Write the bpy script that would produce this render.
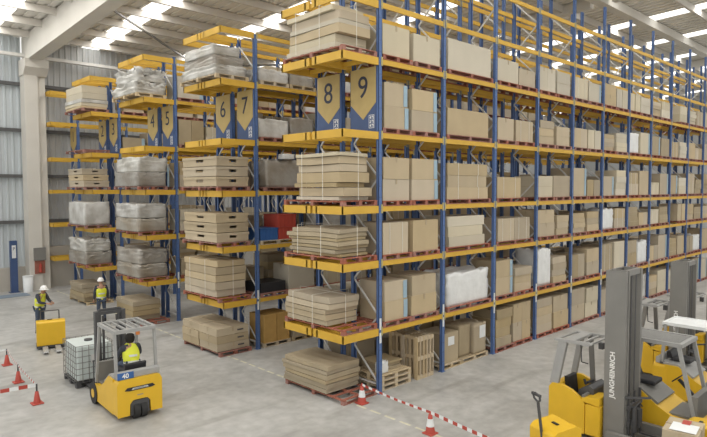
import bpy, math, random
from mathutils import Vector, Matrix, noise as mnoise

for o in list(bpy.data.objects): bpy.data.objects.remove(o)
S = bpy.context.scene
COL = S.collection
R = random.Random(7)
PI = math.pi
rad = math.radians

# ------------------------------------------------------------ camera
cam = bpy.data.cameras.new('camera'); camo = bpy.data.objects.new('camera', cam); COL.objects.link(camo)
cam.sensor_width = 36; cam.lens = 587.295 * 36 / 707; cam.clip_end = 400; cam.clip_start = 0.1
_r = Vector((0.72282684, -0.69102511, -0.00237728)); _u = Vector((0.03693893, 0.03520315, 0.99869728)); _f = Vector((0.69004121, 0.72197301, -0.05097151))
M = Matrix(((_r.x, _u.x, -_f.x, -11.5353), (_r.y, _u.y, -_f.y, -11.0119), (_r.z, _u.z, -_f.z, 5.6553), (0, 0, 0, 1)))
camo.matrix_world = M
S.camera = camo

# ------------------------------------------------------------ world, lights, exposure
S.view_settings.view_transform = 'Standard'; S.view_settings.look = 'None'
S.view_settings.gamma = 1; S.view_settings.use_curve_mapping = False
S.view_settings.exposure = 0.22
W = bpy.data.worlds.new('daylight'); S.world = W; W.use_nodes = True
bg = W.node_tree.nodes['Background']; bg.inputs[0].default_value = (1.0, 0.985, 0.95, 1); bg.inputs[1].default_value = 0.88

def area(name, loc, sx, sy, power, col=(1, 1, 1), rot=(0, 0, 0)):
    l = bpy.data.lights.new(name, 'AREA'); l.shape = 'RECTANGLE'; l.size = sx; l.size_y = sy; l.energy = power; l.color = col
    o = bpy.data.objects.new(name, l); o.location = loc; o.rotation_euler = rot; COL.objects.link(o); return o

ROOF0 = 14.1
def roofz(y): return ROOF0 + 0.05 * (26 - y)
STRIPX = [1.8 + 5.65 * k for k in range(-3, 10)]
slope = math.atan(0.05)
for sx_ in STRIPX:
    for (ya, yb) in ((-24, 0.9), (3.1, 25)):
        yc = (ya + yb) / 2
        area('skylight_daylight', (sx_, yc, roofz(yc) - 0.05), 0.9, yb - ya, 520 if sx_ < 30 else 350, (1, 0.98, 0.95), (-slope, 0, 0))

# ------------------------------------------------------------ materials
def nmat(name, col, rough=0.6, metal=0.0, var=0.06, scale=4.0, rnd=0.0, bump=0.0, bscale=30, spec=0.4, tint=None, hard=0.0):
    m = bpy.data.materials.new(name); m.use_nodes = True; nt = m.node_tree; b = nt.nodes['Principled BSDF']
    b.inputs['Roughness'].default_value = rough; b.inputs['Metallic'].default_value = metal
    b.inputs['Specular IOR Level'].default_value = spec
    tc = nt.nodes.new('ShaderNodeTexCoord'); nz = nt.nodes.new('ShaderNodeTexNoise'); nz.inputs['Scale'].default_value = scale; nz.inputs['Detail'].default_value = 4
    nt.links.new(tc.outputs['Object'], nz.inputs['Vector'])
    mx = nt.nodes.new('ShaderNodeMix'); mx.data_type = 'RGBA'
    lo = [max(0, c * (1 - var * 2)) for c in col]; hi = [min(1, c * (1 + var * 2)) for c in col]
    if tint: hi = tint
    mx.inputs[6].default_value = (*lo, 1); mx.inputs[7].default_value = (*hi, 1)
    if hard:
        hr = nt.nodes.new('ShaderNodeMapRange'); hr.inputs[1].default_value = 0.5 - hard; hr.inputs[2].default_value = 0.5 + hard; nt.links.new(nz.outputs['Fac'], hr.inputs[0]); nt.links.new(hr.outputs[0], mx.inputs[0])
    else: nt.links.new(nz.outputs['Fac'], mx.inputs[0])
    out = mx.outputs[2]
    if rnd > 0:
        oi = nt.nodes.new('ShaderNodeObjectInfo'); hs = nt.nodes.new('ShaderNodeHueSaturation')
        mr = nt.nodes.new('ShaderNodeMapRange'); mr.inputs[3].default_value = 1 - rnd; mr.inputs[4].default_value = 1 + rnd
        nt.links.new(oi.outputs['Random'], mr.inputs[0]); nt.links.new(mr.outputs[0], hs.inputs['Value'])
        m2 = nt.nodes.new('ShaderNodeMath'); m2.operation = 'MULTIPLY'; m2.inputs[1].default_value = 7.31
        fr = nt.nodes.new('ShaderNodeMath'); fr.operation = 'FRACT'
        nt.links.new(oi.outputs['Random'], m2.inputs[0]); nt.links.new(m2.outputs[0], fr.inputs[0])
        mr2 = nt.nodes.new('ShaderNodeMapRange'); mr2.inputs[3].default_value = 0.75; mr2.inputs[4].default_value = 1.15
        nt.links.new(fr.outputs[0], mr2.inputs[0]); nt.links.new(mr2.outputs[0], hs.inputs['Saturation'])
        nt.links.new(out, hs.inputs['Color']); out = hs.outputs['Color']
    nt.links.new(out, b.inputs['Base Color'])
    if bump > 0:
        n2 = nt.nodes.new('ShaderNodeTexNoise'); n2.inputs['Scale'].default_value = bscale; n2.inputs['Detail'].default_value = 3
        nt.links.new(tc.outputs['Object'], n2.inputs['Vector'])
        bp = nt.nodes.new('ShaderNodeBump'); bp.inputs['Strength'].default_value = bump; bp.inputs['Distance'].default_value = 0.02
        nt.links.new(n2.outputs['Fac'], bp.inputs['Height']); nt.links.new(bp.outputs['Normal'], b.inputs['Normal'])
    return m

YEL = nmat('rack_yellow_paint', (0.60, 0.365, 0.045), 0.5, var=0.07, scale=2)
BLU = nmat('rack_blue_paint', (0.085, 0.15, 0.33), 0.5, var=0.08, scale=3)
GAL = nmat('galvanised_steel', (0.60, 0.60, 0.58), 0.5, 0.1, var=0.1)
CON = nmat('beam_connector_grey', (0.42, 0.36, 0.17), 0.6)
WLAB = nmat('white_label', (0.72, 0.74, 0.74), 0.6)
CARD = nmat('cardboard', (0.44, 0.36, 0.24), 0.85, var=0.06, scale=1.5, rnd=0.13)
CARDL = nmat('pale_cardboard', (0.53, 0.475, 0.36), 0.85, var=0.05, scale=1.5, rnd=0.1)
CARDD = nmat('brown_cardboard', (0.36, 0.29, 0.18), 0.9, var=0.07, scale=2, rnd=0.1)
TAPE = nmat('packing_tape', (0.40, 0.32, 0.21), 0.35)
BLAB = nmat('pale_blue_label', (0.30, 0.42, 0.50), 0.6)
STRAP = nmat('white_strap', (0.7, 0.68, 0.6), 0.4)
PRED = nmat('red_pallet_paint', (0.31, 0.125, 0.09), 0.85, var=0.15, rnd=0.1)
PTAN = nmat('raw_pine', (0.50, 0.40, 0.26), 0.85, var=0.1, rnd=0.08)
PLY = nmat('orange_plywood', (0.50, 0.31, 0.10), 0.8, var=0.08)
WRAP = nmat('shrink_wrap', (0.40, 0.37, 0.31), 0.3, var=0.1, tint=(0.72, 0.72, 0.69), scale=1.5, hard=.24, rnd=0.1, bump=0.6, bscale=9, spec=0.6)
WRAPD = nmat('grey_shrink_wrap', (0.27, 0.22, 0.155), 0.32, var=0.1, tint=(0.41, 0.395, 0.36), scale=1.0, hard=.22, rnd=0.1, bump=0.7, bscale=8, spec=0.6)
WRAPW = nmat('white_plastic_wrap', (0.70, 0.71, 0.70), 0.4, var=0.08, scale=3, bump=0.5, bscale=7)
DARKP = nmat('black_plastic', (0.025, 0.025, 0.028), 0.5)
RUB = nmat('rubber', (0.03, 0.03, 0.03), 0.8)
REDP = nmat('red_plastic', (0.42, 0.065, 0.045), 0.5)
BLUEP = nmat('blue_plastic', (0.04, 0.12, 0.33), 0.45)
TYEL = nmat('truck_yellow', (0.70, 0.43, 0.025), 0.35, var=0.04)
TGREY = nmat('truck_grey', (0.20, 0.195, 0.18), 0.45, var=0.08, scale=2)
TGREYL = nmat('truck_light_grey', (0.33, 0.33, 0.32), 0.45)
TDARK = nmat('truck_dark_grey', (0.07, 0.07, 0.072), 0.5)
CHRM = nmat('polished_rod', (0.6, 0.6, 0.6), 0.25, 0.8)
LETW = nmat('white_lettering', (0.75, 0.75, 0.73), 0.5)
LETB = nmat('navy_lettering', (0.03, 0.035, 0.06), 0.6)
SIGB = nmat('sign_blue', (0.05, 0.085, 0.19), 0.5)
SIGY = nmat('sign_ochre', (0.44, 0.33, 0.13), 0.6)
VEST = nmat('hi_vis_yellow', (0.70, 0.74, 0.06), 0.7)
SILV = nmat('reflective_band', (0.62, 0.64, 0.62), 0.4)
SKIN = nmat('skin', (0.42, 0.24, 0.16), 0.6)
HELM = nmat('white_helmet', (0.82, 0.82, 0.80), 0.3)
HAIR = nmat('dark_hair', (0.02, 0.017, 0.014), 0.8)
CLOTH = nmat('dark_work_clothes', (0.045, 0.05, 0.065), 0.9)
DENIM = nmat('work_trousers', (0.06, 0.08, 0.12), 0.9)
CREAM = nmat('precast_concrete', (0.60, 0.575, 0.52), 0.8, var=0.05, scale=0.8, bump=0.1)
PLINTH = nmat('plinth_concrete', (0.44, 0.41, 0.36), 0.85, var=0.1, scale=0.7)
GIRT = nmat('dark_steel_girt', (0.10, 0.10, 0.10), 0.6)
CLADR = nmat('grey_cladding', (0.46, 0.47, 0.47), 0.5, var=0.05, scale=0.5)
ROOFM = nmat('roof_sheet', (0.72, 0.69, 0.63), 0.7, var=0.04, scale=0.5)
PURL = nmat('purlin_concrete', (0.58, 0.55, 0.50), 0.8, var=0.06, scale=0.6)
IBCP = nmat('ibc_polyethylene', (0.62, 0.68, 0.66), 0.35, var=0.04)
LINE = nmat('worn_floor_paint', (0.58, 0.56, 0.42), 0.7, var=0.15, scale=6)
RAMP = nmat('blue_grey_plate', (0.20, 0.25, 0.31), 0.6)

def clad_material():
    m = nmat('pale_cladding', (0.50, 0.54, 0.56), 0.5, var=0.06, scale=0.4); return m
CLADL = clad_material()

def floor_material():
    m = bpy.data.materials.new('polished_concrete_floor'); m.use_nodes = True; nt = m.node_tree; b = nt.nodes['Principled BSDF']
    tc = nt.nodes.new('ShaderNodeTexCoord')
    n1 = nt.nodes.new('ShaderNodeTexNoise'); n1.inputs['Scale'].default_value = 0.45; n1.inputs['Detail'].default_value = 6; n1.inputs['Roughness'].default_value = 0.6; n1.inputs['Distortion'].default_value = 0.6
    n2 = nt.nodes.new('ShaderNodeTexNoise'); n2.inputs['Scale'].default_value = 3.5; n2.inputs['Detail'].default_value = 5
    mp = nt.nodes.new('ShaderNodeMapping'); mp.inputs['Scale'].default_value = (0.25, 1.6, 1); mp.inputs['Rotation'].default_value = (0, 0, 1.1)
    n3 = nt.nodes.new('ShaderNodeTexNoise'); n3.inputs['Scale'].default_value = 0.9; n3.inputs['Detail'].default_value = 3
    nt.links.new(tc.outputs['Object'], n1.inputs['Vector']); nt.links.new(tc.outputs['Object'], n2.inputs['Vector'])
    nt.links.new(tc.outputs['Object'], mp.inputs['Vector']); nt.links.new(mp.outputs['Vector'], n3.inputs['Vector'])
    r1 = nt.nodes.new('ShaderNodeValToRGB'); r1.color_ramp.elements[0].position = 0.33; r1.color_ramp.elements[0].color = (0.33, 0.325, 0.305, 1)
    r1.color_ramp.elements[1].position = 0.66; r1.color_ramp.elements[1].color = (0.47, 0.465, 0.445, 1)
    nt.links.new(n1.outputs['Fac'], r1.inputs[0])
    r2 = nt.nodes.new('ShaderNodeValToRGB'); r2.color_ramp.elements[0].position = 0.3; r2.color_ramp.elements[0].color = (0.86, 0.86, 0.86, 1); r2.color_ramp.elements[1].position = 0.7; r2.color_ramp.elements[1].color = (1.08, 1.08, 1.08, 1)
    nt.links.new(n2.outputs['Fac'], r2.inputs[0])
    r3 = nt.nodes.new('ShaderNodeValToRGB'); r3.color_ramp.elements[0].position = 0.56; r3.color_ramp.elements[0].color = (1, 1, 1, 1); r3.color_ramp.elements[1].position = 0.74; r3.color_ramp.elements[1].color = (0.76, 0.75, 0.73, 1)
    nt.links.new(n3.outputs['Fac'], r3.inputs[0])
    a = nt.nodes.new('ShaderNodeMix'); a.data_type = 'RGBA'; a.blend_type = 'MULTIPLY'; a.inputs[0].default_value = 1
    c = nt.nodes.new('ShaderNodeMix'); c.data_type = 'RGBA'; c.blend_type = 'MULTIPLY'; c.inputs[0].default_value = 1
    nt.links.new(r1.outputs[0], a.inputs[6]); nt.links.new(r2.outputs[0], a.inputs[7]); nt.links.new(a.outputs[2], c.inputs[6]); nt.links.new(r3.outputs[0], c.inputs[7])
    nt.links.new(c.outputs[2], b.inputs['Base Color']); b.inputs['Roughness'].default_value = 0.45; b.inputs['Specular IOR Level'].default_value = 0.35
    return m
FLOORM = floor_material()

def emis(name, col, st):
    m = bpy.data.materials.new(name); m.use_nodes = True; b = m.node_tree.nodes['Principled BSDF']
    b.inputs['Base Color'].default_value = (0.8, 0.8, 0.8, 1); b.inputs['Emission Color'].default_value = (*col, 1); b.inputs['Emission Strength'].default_value = st; return m
SKYL = emis('daylit_skylight_sheet', (1, 1, 0.97), 1.3)
LAMP = emis('lit_lamp_lens', (1, 0.98, 0.92), 6)

# ------------------------------------------------------------ mesh builder
class MB:
    def __init__(s): s.v = []; s.f = []; s.m = []; s.smooth = []
    def add(s, vs, fs, mi=0, sm=False):
        o = len(s.v); s.v += [tuple(v) for v in vs]
        for f in fs: s.f.append(tuple(o + i for i in f)); s.m.append(mi); s.smooth.append(sm)
        return s
    def box(s, x0, x1, y0, y1, z0, z1, mi=0, jit=0.0, T=None):
        vs = [Vector((x, y, z)) for z in (z0, z1) for y in (y0, y1) for x in (x0, x1)]
        if jit:
            vs = [v + Vector((R.uniform(-jit, jit), R.uniform(-jit, jit), R.uniform(-jit, jit) if v.z > z0 else 0)) for v in vs]
        if T is not None: vs = [T @ v for v in vs]
        return s.add(vs, [(0, 2, 3, 1), (4, 5, 7, 6), (0, 1, 5, 4), (2, 6, 7, 3), (0, 4, 6, 2), (1, 3, 7, 5)], mi)
    def cyl(s, a, b, r, n=10, mi=0, r2=None, sm=True, cap=True):
        a = Vector(a); b = Vector(b); d = (b - a).normalized(); r2 = r if r2 is None else r2
        t = Vector((0, 0, 1)) if abs(d.z) < 0.9 else Vector((1, 0, 0)); x = d.cross(t).normalized(); y = d.cross(x)
        vs = []
        for c, rr in ((a, r), (b, r2)):
            for k in range(n):
                an = 2 * PI * k / n; vs.append(c + x * math.cos(an) * rr + y * math.sin(an) * rr)
        s.add(vs, [(k, (k + 1) % n, n + (k + 1) % n, n + k) for k in range(n)], mi, sm)
        if cap: s.add(vs[:n], [tuple(range(n))[::-1]], mi); s.add(vs[n:], [tuple(range(n))], mi)
        return s
    def tube(s, pts, r, n=8, mi=0):
        for a, b in zip(pts[:-1], pts[1:]): s.cyl(a, b, r, n, mi)
        return s
    def bar(s, a, b, w, h, mi=0):
        a = Vector(a); b = Vector(b); d = (b - a).normalized()
        t = Vector((0, 0, 1)) if abs(d.z) < 0.95 else Vector((0, 1, 0)); x = d.cross(t).normalized() * w / 2; y = x.cross(d).normalized() * h / 2
        vs = [p + sx * x + sy * y for p in (a, b) for sx, sy in ((-1, -1), (1, -1), (1, 1), (-1, 1))]
        return s.add(vs, [(0, 1, 2, 3), (7, 6, 5, 4), (0, 4, 5, 1), (1, 5, 6, 2), (2, 6, 7, 3), (3, 7, 4, 0)], mi)
    def prism(s, poly, axis, a, b, mi=0, sm=False):
        # poly in the two other axes, extruded along axis from a to b
        def P(p, q):
            return {0: (q, p[0], p[1]), 1: (p[0], q, p[1]), 2: (p[0], p[1], q)}[axis]
        n = len(poly); vs = [P(p, a) for p in poly] + [P(p, b) for p in poly]
        s.add(vs, [tuple(range(n)), tuple(range(2 * n - 1, n - 1, -1))], mi)
        return s.add(vs, [(k, n + k, n + (k + 1) % n, (k + 1) % n) for k in range(n)], mi, sm)
    def lathe(s, prof, c=(0, 0, 0), n=20, mi=0, sm=True):
        vs = []
        for r, z in prof:
            for k in range(n): vs.append((c[0] + r * math.cos(2 * PI * k / n), c[1] + r * math.sin(2 * PI * k / n), c[2] + z))
        fs = [(i * n + k, i * n + (k + 1) % n, (i + 1) * n + (k + 1) % n, (i + 1) * n + k) for i in range(len(prof) - 1) for k in range(n)]
        return s.add(vs, fs, mi, sm)
    def mesh(s, name, mats):
        me = bpy.data.meshes.new(name); me.from_pydata(s.v, [], s.f)
        for m in (mats if isinstance(mats, (list, tuple)) else [mats]): me.materials.append(m)
        me.polygons.foreach_set('material_index', s.m); me.polygons.foreach_set('use_smooth', s.smooth); me.update()
        return me
    def build(s, name, mats, parent=None, loc=None, bevel=0.0, seg=1, recalc=True):
        me = s.mesh(name, mats)
        if recalc or bevel:
            import bmesh
            bm = bmesh.new(); bm.from_mesh(me); bmesh.ops.recalc_face_normals(bm, faces=bm.faces); bm.to_mesh(me); bm.free()
        o = inst(name, me, parent, loc)
        if bevel:
            mod = o.modifiers.new('bevel', 'BEVEL'); mod.width = bevel; mod.segments = seg; mod.limit_method = 'ANGLE'; mod.angle_limit = rad(40)
            if seg > 1:
                for p in me.polygons: p.use_smooth = True
                wn = o.modifiers.new('wn', 'WEIGHTED_NORMAL')
        return o

def split_build(mb, name, mats, parent=None, loc=None):
    # one object per connected piece of the builder
    par = list(range(len(mb.v)))
    def fd(i):
        while par[i] != i: par[i] = par[par[i]]; i = par[i]
        return i
    for f in mb.f:
        for q in f[1:]: par[fd(q)] = fd(f[0])
    key = {}
    pos = {}
    for i, v in enumerate(mb.v):
        k = (round(v[0], 5), round(v[1], 5), round(v[2], 5))
        if k in pos: par[fd(i)] = fd(pos[k])
        else: pos[k] = i
    for fi, f in enumerate(mb.f): key.setdefault(fd(f[0]), []).append(fi)
    out = []
    for r, fl in key.items():
        m = MB()
        for fi in fl: m.add([mb.v[i] for i in mb.f[fi]], [tuple(range(len(mb.f[fi])))], mb.m[fi], mb.smooth[fi])
        out.append(m.build(name, mats, parent, loc, recalc=False))
    return out

def inst(name, me, parent=None, loc=None, rz=0):
    o = bpy.data.objects.new(name, me); COL.objects.link(o)
    if parent is not None: o.parent = parent
    if loc is not None: o.location = loc
    if rz: o.rotation_euler = (0, 0, rz)
    return o
def tag(o, label, cat, group=None, kind=None):
    o['label'] = label; o['category'] = cat
    if group: o['group'] = group
    if kind: o['kind'] = kind
    return o
def thing(name, label, cat, loc=(0, 0, 0), rz=0, group=None):
    o = bpy.data.objects.new(name, None); o.empty_display_size = 0.1; COL.objects.link(o); o.location = loc; o.rotation_euler = (0, 0, rz)
    return tag(o, label, cat, group)
def struct(mb, name, mats, **k):
    o = mb.build(name, mats, **k); o['kind'] = 'structure'; return o
def textmesh(name, body, size, mat, parent, loc, rot, ext=0.004, align='CENTER', bold=0.0):
    c = bpy.data.curves.new(name, 'FONT'); c.body = body; c.size = size; c.extrude = ext; c.align_x = align; c.align_y = 'CENTER'; c.offset = bold
    t = bpy.data.objects.new(name, c); COL.objects.link(t); bpy.context.view_layer.update()
    me = bpy.data.meshes.new_from_object(t); bpy.data.objects.remove(t); me.materials.clear(); me.materials.append(mat)
    o = inst(name, me, parent, loc); o.rotation_euler = rot; return o

# ------------------------------------------------------------ structure
X0, X1, Y0, Y1 = -14, 62, -26, 26
struct(MB().box(X0 - 6, X1, Y0, Y1, -0.2, 0), 'floor', FLOORM)

def corr_wall(x0, x1, y, z0, z1, pitch=0.33, d=0.045):
    mb = MB(); vs = []; x = x0; prof = []
    while x < x1:
        prof += [(x, 0), (x + pitch * .55, 0), (x + pitch * .65, -d), (x + pitch * .9, -d)]; x += pitch
    prof.append((x1, 0)); prof = [p for p in prof if p[0] <= x1]
    n = len(prof)
    vs = [(px, y + py, z0) for px, py in prof] + [(px, y + py, z1) for px, py in prof]
    mb.add(vs, [(k, k + 1, n + k + 1, n + k) for k in range(n - 1)]); return mb
mbw = corr_wall(-14, -2.0, 25.9, 1.3, 14.15)
struct(mbw, 'wall_left', CLADL)
struct(corr_wall(-1.5, 47.0, 25.9, 2.3, 14.15), 'wall_back', CLADR)
struct(MB().box(-14, -2.1, 25.7, 26.1, 0, 1.3), 'trim_1', PLINTH)
struct(MB().box(-1.1, 62, 25.6, 26.1, 0, 2.35), 'trim_2', PLINTH)
struct(MB().box(47.0, 62, 25.9, 26.1, 2.35, 14.2), 'trim_3', CLADR)
struct(MB().box(61.8, 62, -26, 26, 0, 16.3), 'wall_right', CLADR)
tn = 4
for z in (3.83, 6.4, 8.95, 11.5):
    struct(MB().box(-14, 45, 25.62, 25.82, z - 0.09, z + 0.09), 'trim_%d' % tn, GIRT); tn += 1
# columns of the back wall (stepped precast section with corbel)
for cx in (-1.6, 18.2, 38.0):
    bigr = cx < 0
    mb = MB(); mb.box(cx - 0.55, cx + 0.12, 24.75, 25.6, 0, 12.6); mb.box(cx + 0.12, cx + 0.55, 24.95, 25.6, 0, 12.6)
    mb.prism([(24.35, 12.75), (25.6, 12.75), (25.6, 11.9), (24.75, 11.9), (24.35, 12.3)], 0, cx - 0.6, cx + 0.6)
    struct(mb, 'trim_%d' % tn, CREAM); tn += 1
    # rafter: deep precast beam climbing with the roof
    mb = MB()
    for (ya, yb) in ((25.8, 2.55), (1.45, -24.0)):
        zz = lambda y: 12.7 + 0.05 * (25 - y)
        for (xa, xb, za, zb) in (((cx - 0.42, cx + 0.28, 0.0, 0.22), (cx - 0.36, cx + 0.22, 0.22, 1.42)) if bigr else ((cx - 0.2, cx + 0.2, 0.95, 1.42),)):
            vs = [(xa, ya, zz(ya) + za), (xb, ya, zz(ya) + za), (xb, ya, zz(ya) + zb), (xa, ya, zz(ya) + zb), (xa, yb, zz(yb) + za), (xb, yb, zz(yb) + za), (xb, yb, zz(yb) + zb), (xa, yb, zz(yb) + zb)]
            mb.add(vs, [(0, 1, 2, 3), (7, 6, 5, 4), (0, 4, 5, 1), (1, 5, 6, 2), (2, 6, 7, 3), (3, 7, 4, 0)])
    struct(mb, 'trim_%d' % tn, CREAM); tn += 1
# eave pipe / white tray along the wall
struct(MB().box(-14, 45, 25.2, 25.5, 12.95, 13.12), 'trim_%d' % tn, nmat('white_tray', (0.66, 0.65, 0.62), 0.6)); tn += 1
# valley girder
mb = MB(); mb.box(8, 62, 1.75, 2.25, 14.8, 15.25)
struct(mb, 'trim_%d' % tn, CREAM); tn += 1
# roof sheet with openings for skylight strips
mb = MB(); xs = [X0]
for sx_ in STRIPX:
    xs += [sx_ - 0.5, sx_ + 0.5]
xs = [x for x in xs if x <= X1]; xs.append(X1)
xs = sorted(set(xs))
k = 0; strips = set()
for i in range(len(xs) - 1):
    a, b = xs[i], xs[i + 1]
    is_strip = any(abs((a + b) / 2 - q) < 0.1 for q in STRIPX)
    if is_strip and a > X0: continue
    # corrugated deck
    x = a
    while x < b - 1e-6:
        e = min(x + 0.5, b); m1 = x + (e - x) * .6
        for (p, q, dz) in ((x, m1, 0.0), (m1, e, 0.06)):
            mb.add([(p, Y1, roofz(Y1) + dz), (q, Y1, roofz(Y1) + dz), (q, Y0, roofz(Y0) + dz), (p, Y0, roofz(Y0) + dz)], [(0, 1, 2, 3)])
        for (p, dz0, dz1) in ((m1, 0.0, 0.06), (e, 0.06, 0.0)):
            mb.add([(p, Y1, roofz(Y1) + dz0), (p, Y1, roofz(Y1) + dz1), (p, Y0, roofz(Y0) + dz1), (p, Y0, roofz(Y0) + dz0)], [(0, 1, 2, 3)])
        x = e
struct(mb, 'ceiling', ROOFM, recalc=False)
for n_, q in enumerate(STRIPX):
    a, b = q - 0.5, q + 0.5
    m2 = MB().add([(a, Y1, roofz(Y1)), (b, Y1, roofz(Y1)), (b, Y0, roofz(Y0)), (a, Y0, roofz(Y0)), (a, Y1, roofz(Y1) + .03), (b, Y1, roofz(Y1) + .03), (b, Y0, roofz(Y0) + .03), (a, Y0, roofz(Y0) + .03)],
                  [(0, 1, 2, 3), (7, 6, 5, 4), (0, 4, 5, 1), (1, 5, 6, 2), (2, 6, 7, 3), (3, 7, 4, 0)])
    struct(m2, 'window_%d' % (n_ + 1), SKYL)
# purlins
y = 24.3
while y > -24:
    zb = roofz(y) - 0.02
    if not 1.2 < y < 2.8:
        mb = MB(); mb.prism([(y - 0.09, zb), (y + 0.09, zb), (y + 0.07, zb - 0.34), (y - 0.07, zb - 0.34)], 0, X0, X1)
        struct(mb, 'trim_%d' % tn, PURL); tn += 1
    y -= 2.25
# diagonal roof bracing rods
mb = MB()
for xa, xb, ya, yb in ((-1.6, 8.2, 16.0, 24.5), (8.2, 18.2, 24.5, 16.0)):
    mb.bar((xa, ya, roofz(ya) - 0.45), (xb, yb, roofz(yb) - 0.45), 0.09, 0.09)
struct(mb, 'trim_%d' % tn, TGREY); tn += 1

# floor lane markings
mb = MB()
y = -8.0
while y < 24:
    if not (0.0 < y < 2.6 or 6 < y < 8.9 or 12 < y < 15 or 18 < y < 21): mb.box(-1.09, -1.02, y, y + 0.34, 0.0, 0.004)
    y += 0.5
tag(mb.build('floor_marking', LINE), 'worn pale dashed line painted on the concrete floor past the rack ends', 'floor marking')['kind'] = 'structure'

# ------------------------------------------------------------ racks
H = [0, 1.739, 3.612, 5.103, 7.093, 9.064, 10.564, 12.1]
BAY = 2.8; D = 1.1
def mpost(h):
    mb = MB(); w = 0.07
    mb.box(-w, w, -0.0, 0.012, 0, h); mb.box(-w, -w + 0.012, 0, 0.09, 0, h); mb.box(w - 0.012, w, 0, 0.09, 0, h)
    mb.box(-w, -w + 0.035, 0.078, 0.09, 0, h); mb.box(w - 0.035, w, 0.078, 0.09, 0, h)
    z = 0.3
    while z < h - .1:
        mb.box(-0.03, -0.018, -0.003, 0, z, z + 0.03, 1); mb.box(0.018, 0.03, -0.003, 0, z, z + 0.03, 1); z += 0.3
    mb.box(-0.09, 0.09, -0.03, 0.14, 0, 0.012, 0)
    return mb.mesh('post', [BLU, TDARK])
POST = {}
def post_mesh(h):
    if h not in POST: POST[h] = mpost(h)
    return POST[h]
def brace_mesh(h):
    mb = MB(); z = 0.25; s = 0
    while z < h - 0.9:
        ya, yb = (0.06, D - 0.06) if s == 0 else (D - 0.06, 0.06)
        mb.bar((0, ya, z), (0, yb, z + 0.95), 0.03, 0.045); z += 0.95; s ^= 1
    mb.bar((0, 0.06, 0.25), (0, D - 0.06, 0.25), 0.03, 0.045)
    return mb.mesh('diagonal_brace', GAL)
BRC = {}
def beam_mesh():
    L = BAY - 0.11; mb = MB(); h = 0.065
    mb.box(-L / 2, L / 2, 0, 0.05, -h - 0.01, h)
    for s in (-1, 1): mb.box(s * L / 2 - 0.03, s * L / 2 + 0.03, -0.014, -0.002, -0.12, 0.12, 1)
    return mb.mesh('load_beam', [YEL, CON])
BEAM = beam_mesh()
LAB = MB().box(-0.035, 0.035, -0.006, -0.001, -0.33, -0.04).box(-0.035, 0.035, -0.006, -0.001, 0.04, 0.36).mesh('label_strip', WLAB)

def rack(name_word, y0, nb, h, front, label, levels, ext=True, extlow=0.0, extlen=1.37, h0=None, ztweak=None, x0=0.0):
    """front = -1: aisle face at y0 (low y); +1: aisle face at y0 + D"""
    HH = ztweak or H
    t = thing('pallet_rack', label, 'rack', (x0, y0, 0), 0, 'blue and yellow pallet racks')
    beams = []
    for i in range(nb + 1):
        hh = h if (i > 0 or h0 is None) else h0
        for yy, s in ((0, 1), (D, -1)):
            p = inst('post', post_mesh(hh), t, (i * BAY, yy, 0))
            if s < 0: p.rotation_euler = (0, 0, PI)
            if (yy == 0) == (front < 0) and i < 8:
                l = inst('label_strip', LAB, p, (0, 0, HH[1])); l['label'] = 'white label strips on the post'
        if hh not in BRC: BRC[hh] = brace_mesh(hh)
        inst('diagonal_brace', BRC[hh], t, (i * BAY, 0, 0))
    for i in range(nb):
        for k in levels:
            z = HH[k]
            if i == 0 and h0 and z > h0: continue
            for yy, fr in ((0, front < 0), (D, front > 0)):
                d = abs(i * BAY + 12) + (0 if fr else 12)
                beams.append((d, (i + .5) * BAY, yy, z))
    beams.sort()
    for d, x, yy, z in beams[:78]:
        b = inst('load_beam', BEAM, t, (x, yy, z))
        if yy > 0: b.rotation_euler = (0, 0, PI)
        if yy > 0: b.location.y = D
    if len(beams) > 78:
        mb = MB()
        L = BAY - 0.11
        for d, x, yy, z in beams[78:]:
            ya, yb = (0, 0.05) if yy == 0 else (D - 0.05, D)
            mb.box(x - L / 2, x + L / 2, ya, yb, z - 0.075, z + 0.065)
        o = mb.build('load_beam', YEL, t, recalc=False); o['kind'] = 'stuff'
    if ext:
        for k in levels:
            if k > 6: continue
            z = HH[k]; mb = MB()
            mb.box(-extlen, -0.055, 0.0, 0.06, z - 0.115, z + 0.085); mb.box(-extlen, -0.055, D - 0.06, D, z - 0.115, z + 0.085)
            split_build(mb, 'overhang_beam', YEL, t)
            mb = MB(); ya, yb = (-0.004, D + .13) if front < 0 else (-.13, D + 0.004); mb.box(-extlen, -extlen + 0.06, ya, yb, z - 0.12, z + 0.09)
            mb.build('end_beam', YEL, t, recalc=False)
            if k in (2, 3, 1, 5):
                mb = MB(); mb.box(-extlen + 0.3, -extlen + 0.38, 0.06, D - 0.06, z - 0.06, z + 0.06); mb.box(-0.4, -0.32, 0.06, D - 0.06, z - 0.06, z + 0.06)
                split_build(mb, 'cross_bar', YEL, t)
    # spacer between the twins
    return t

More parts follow.
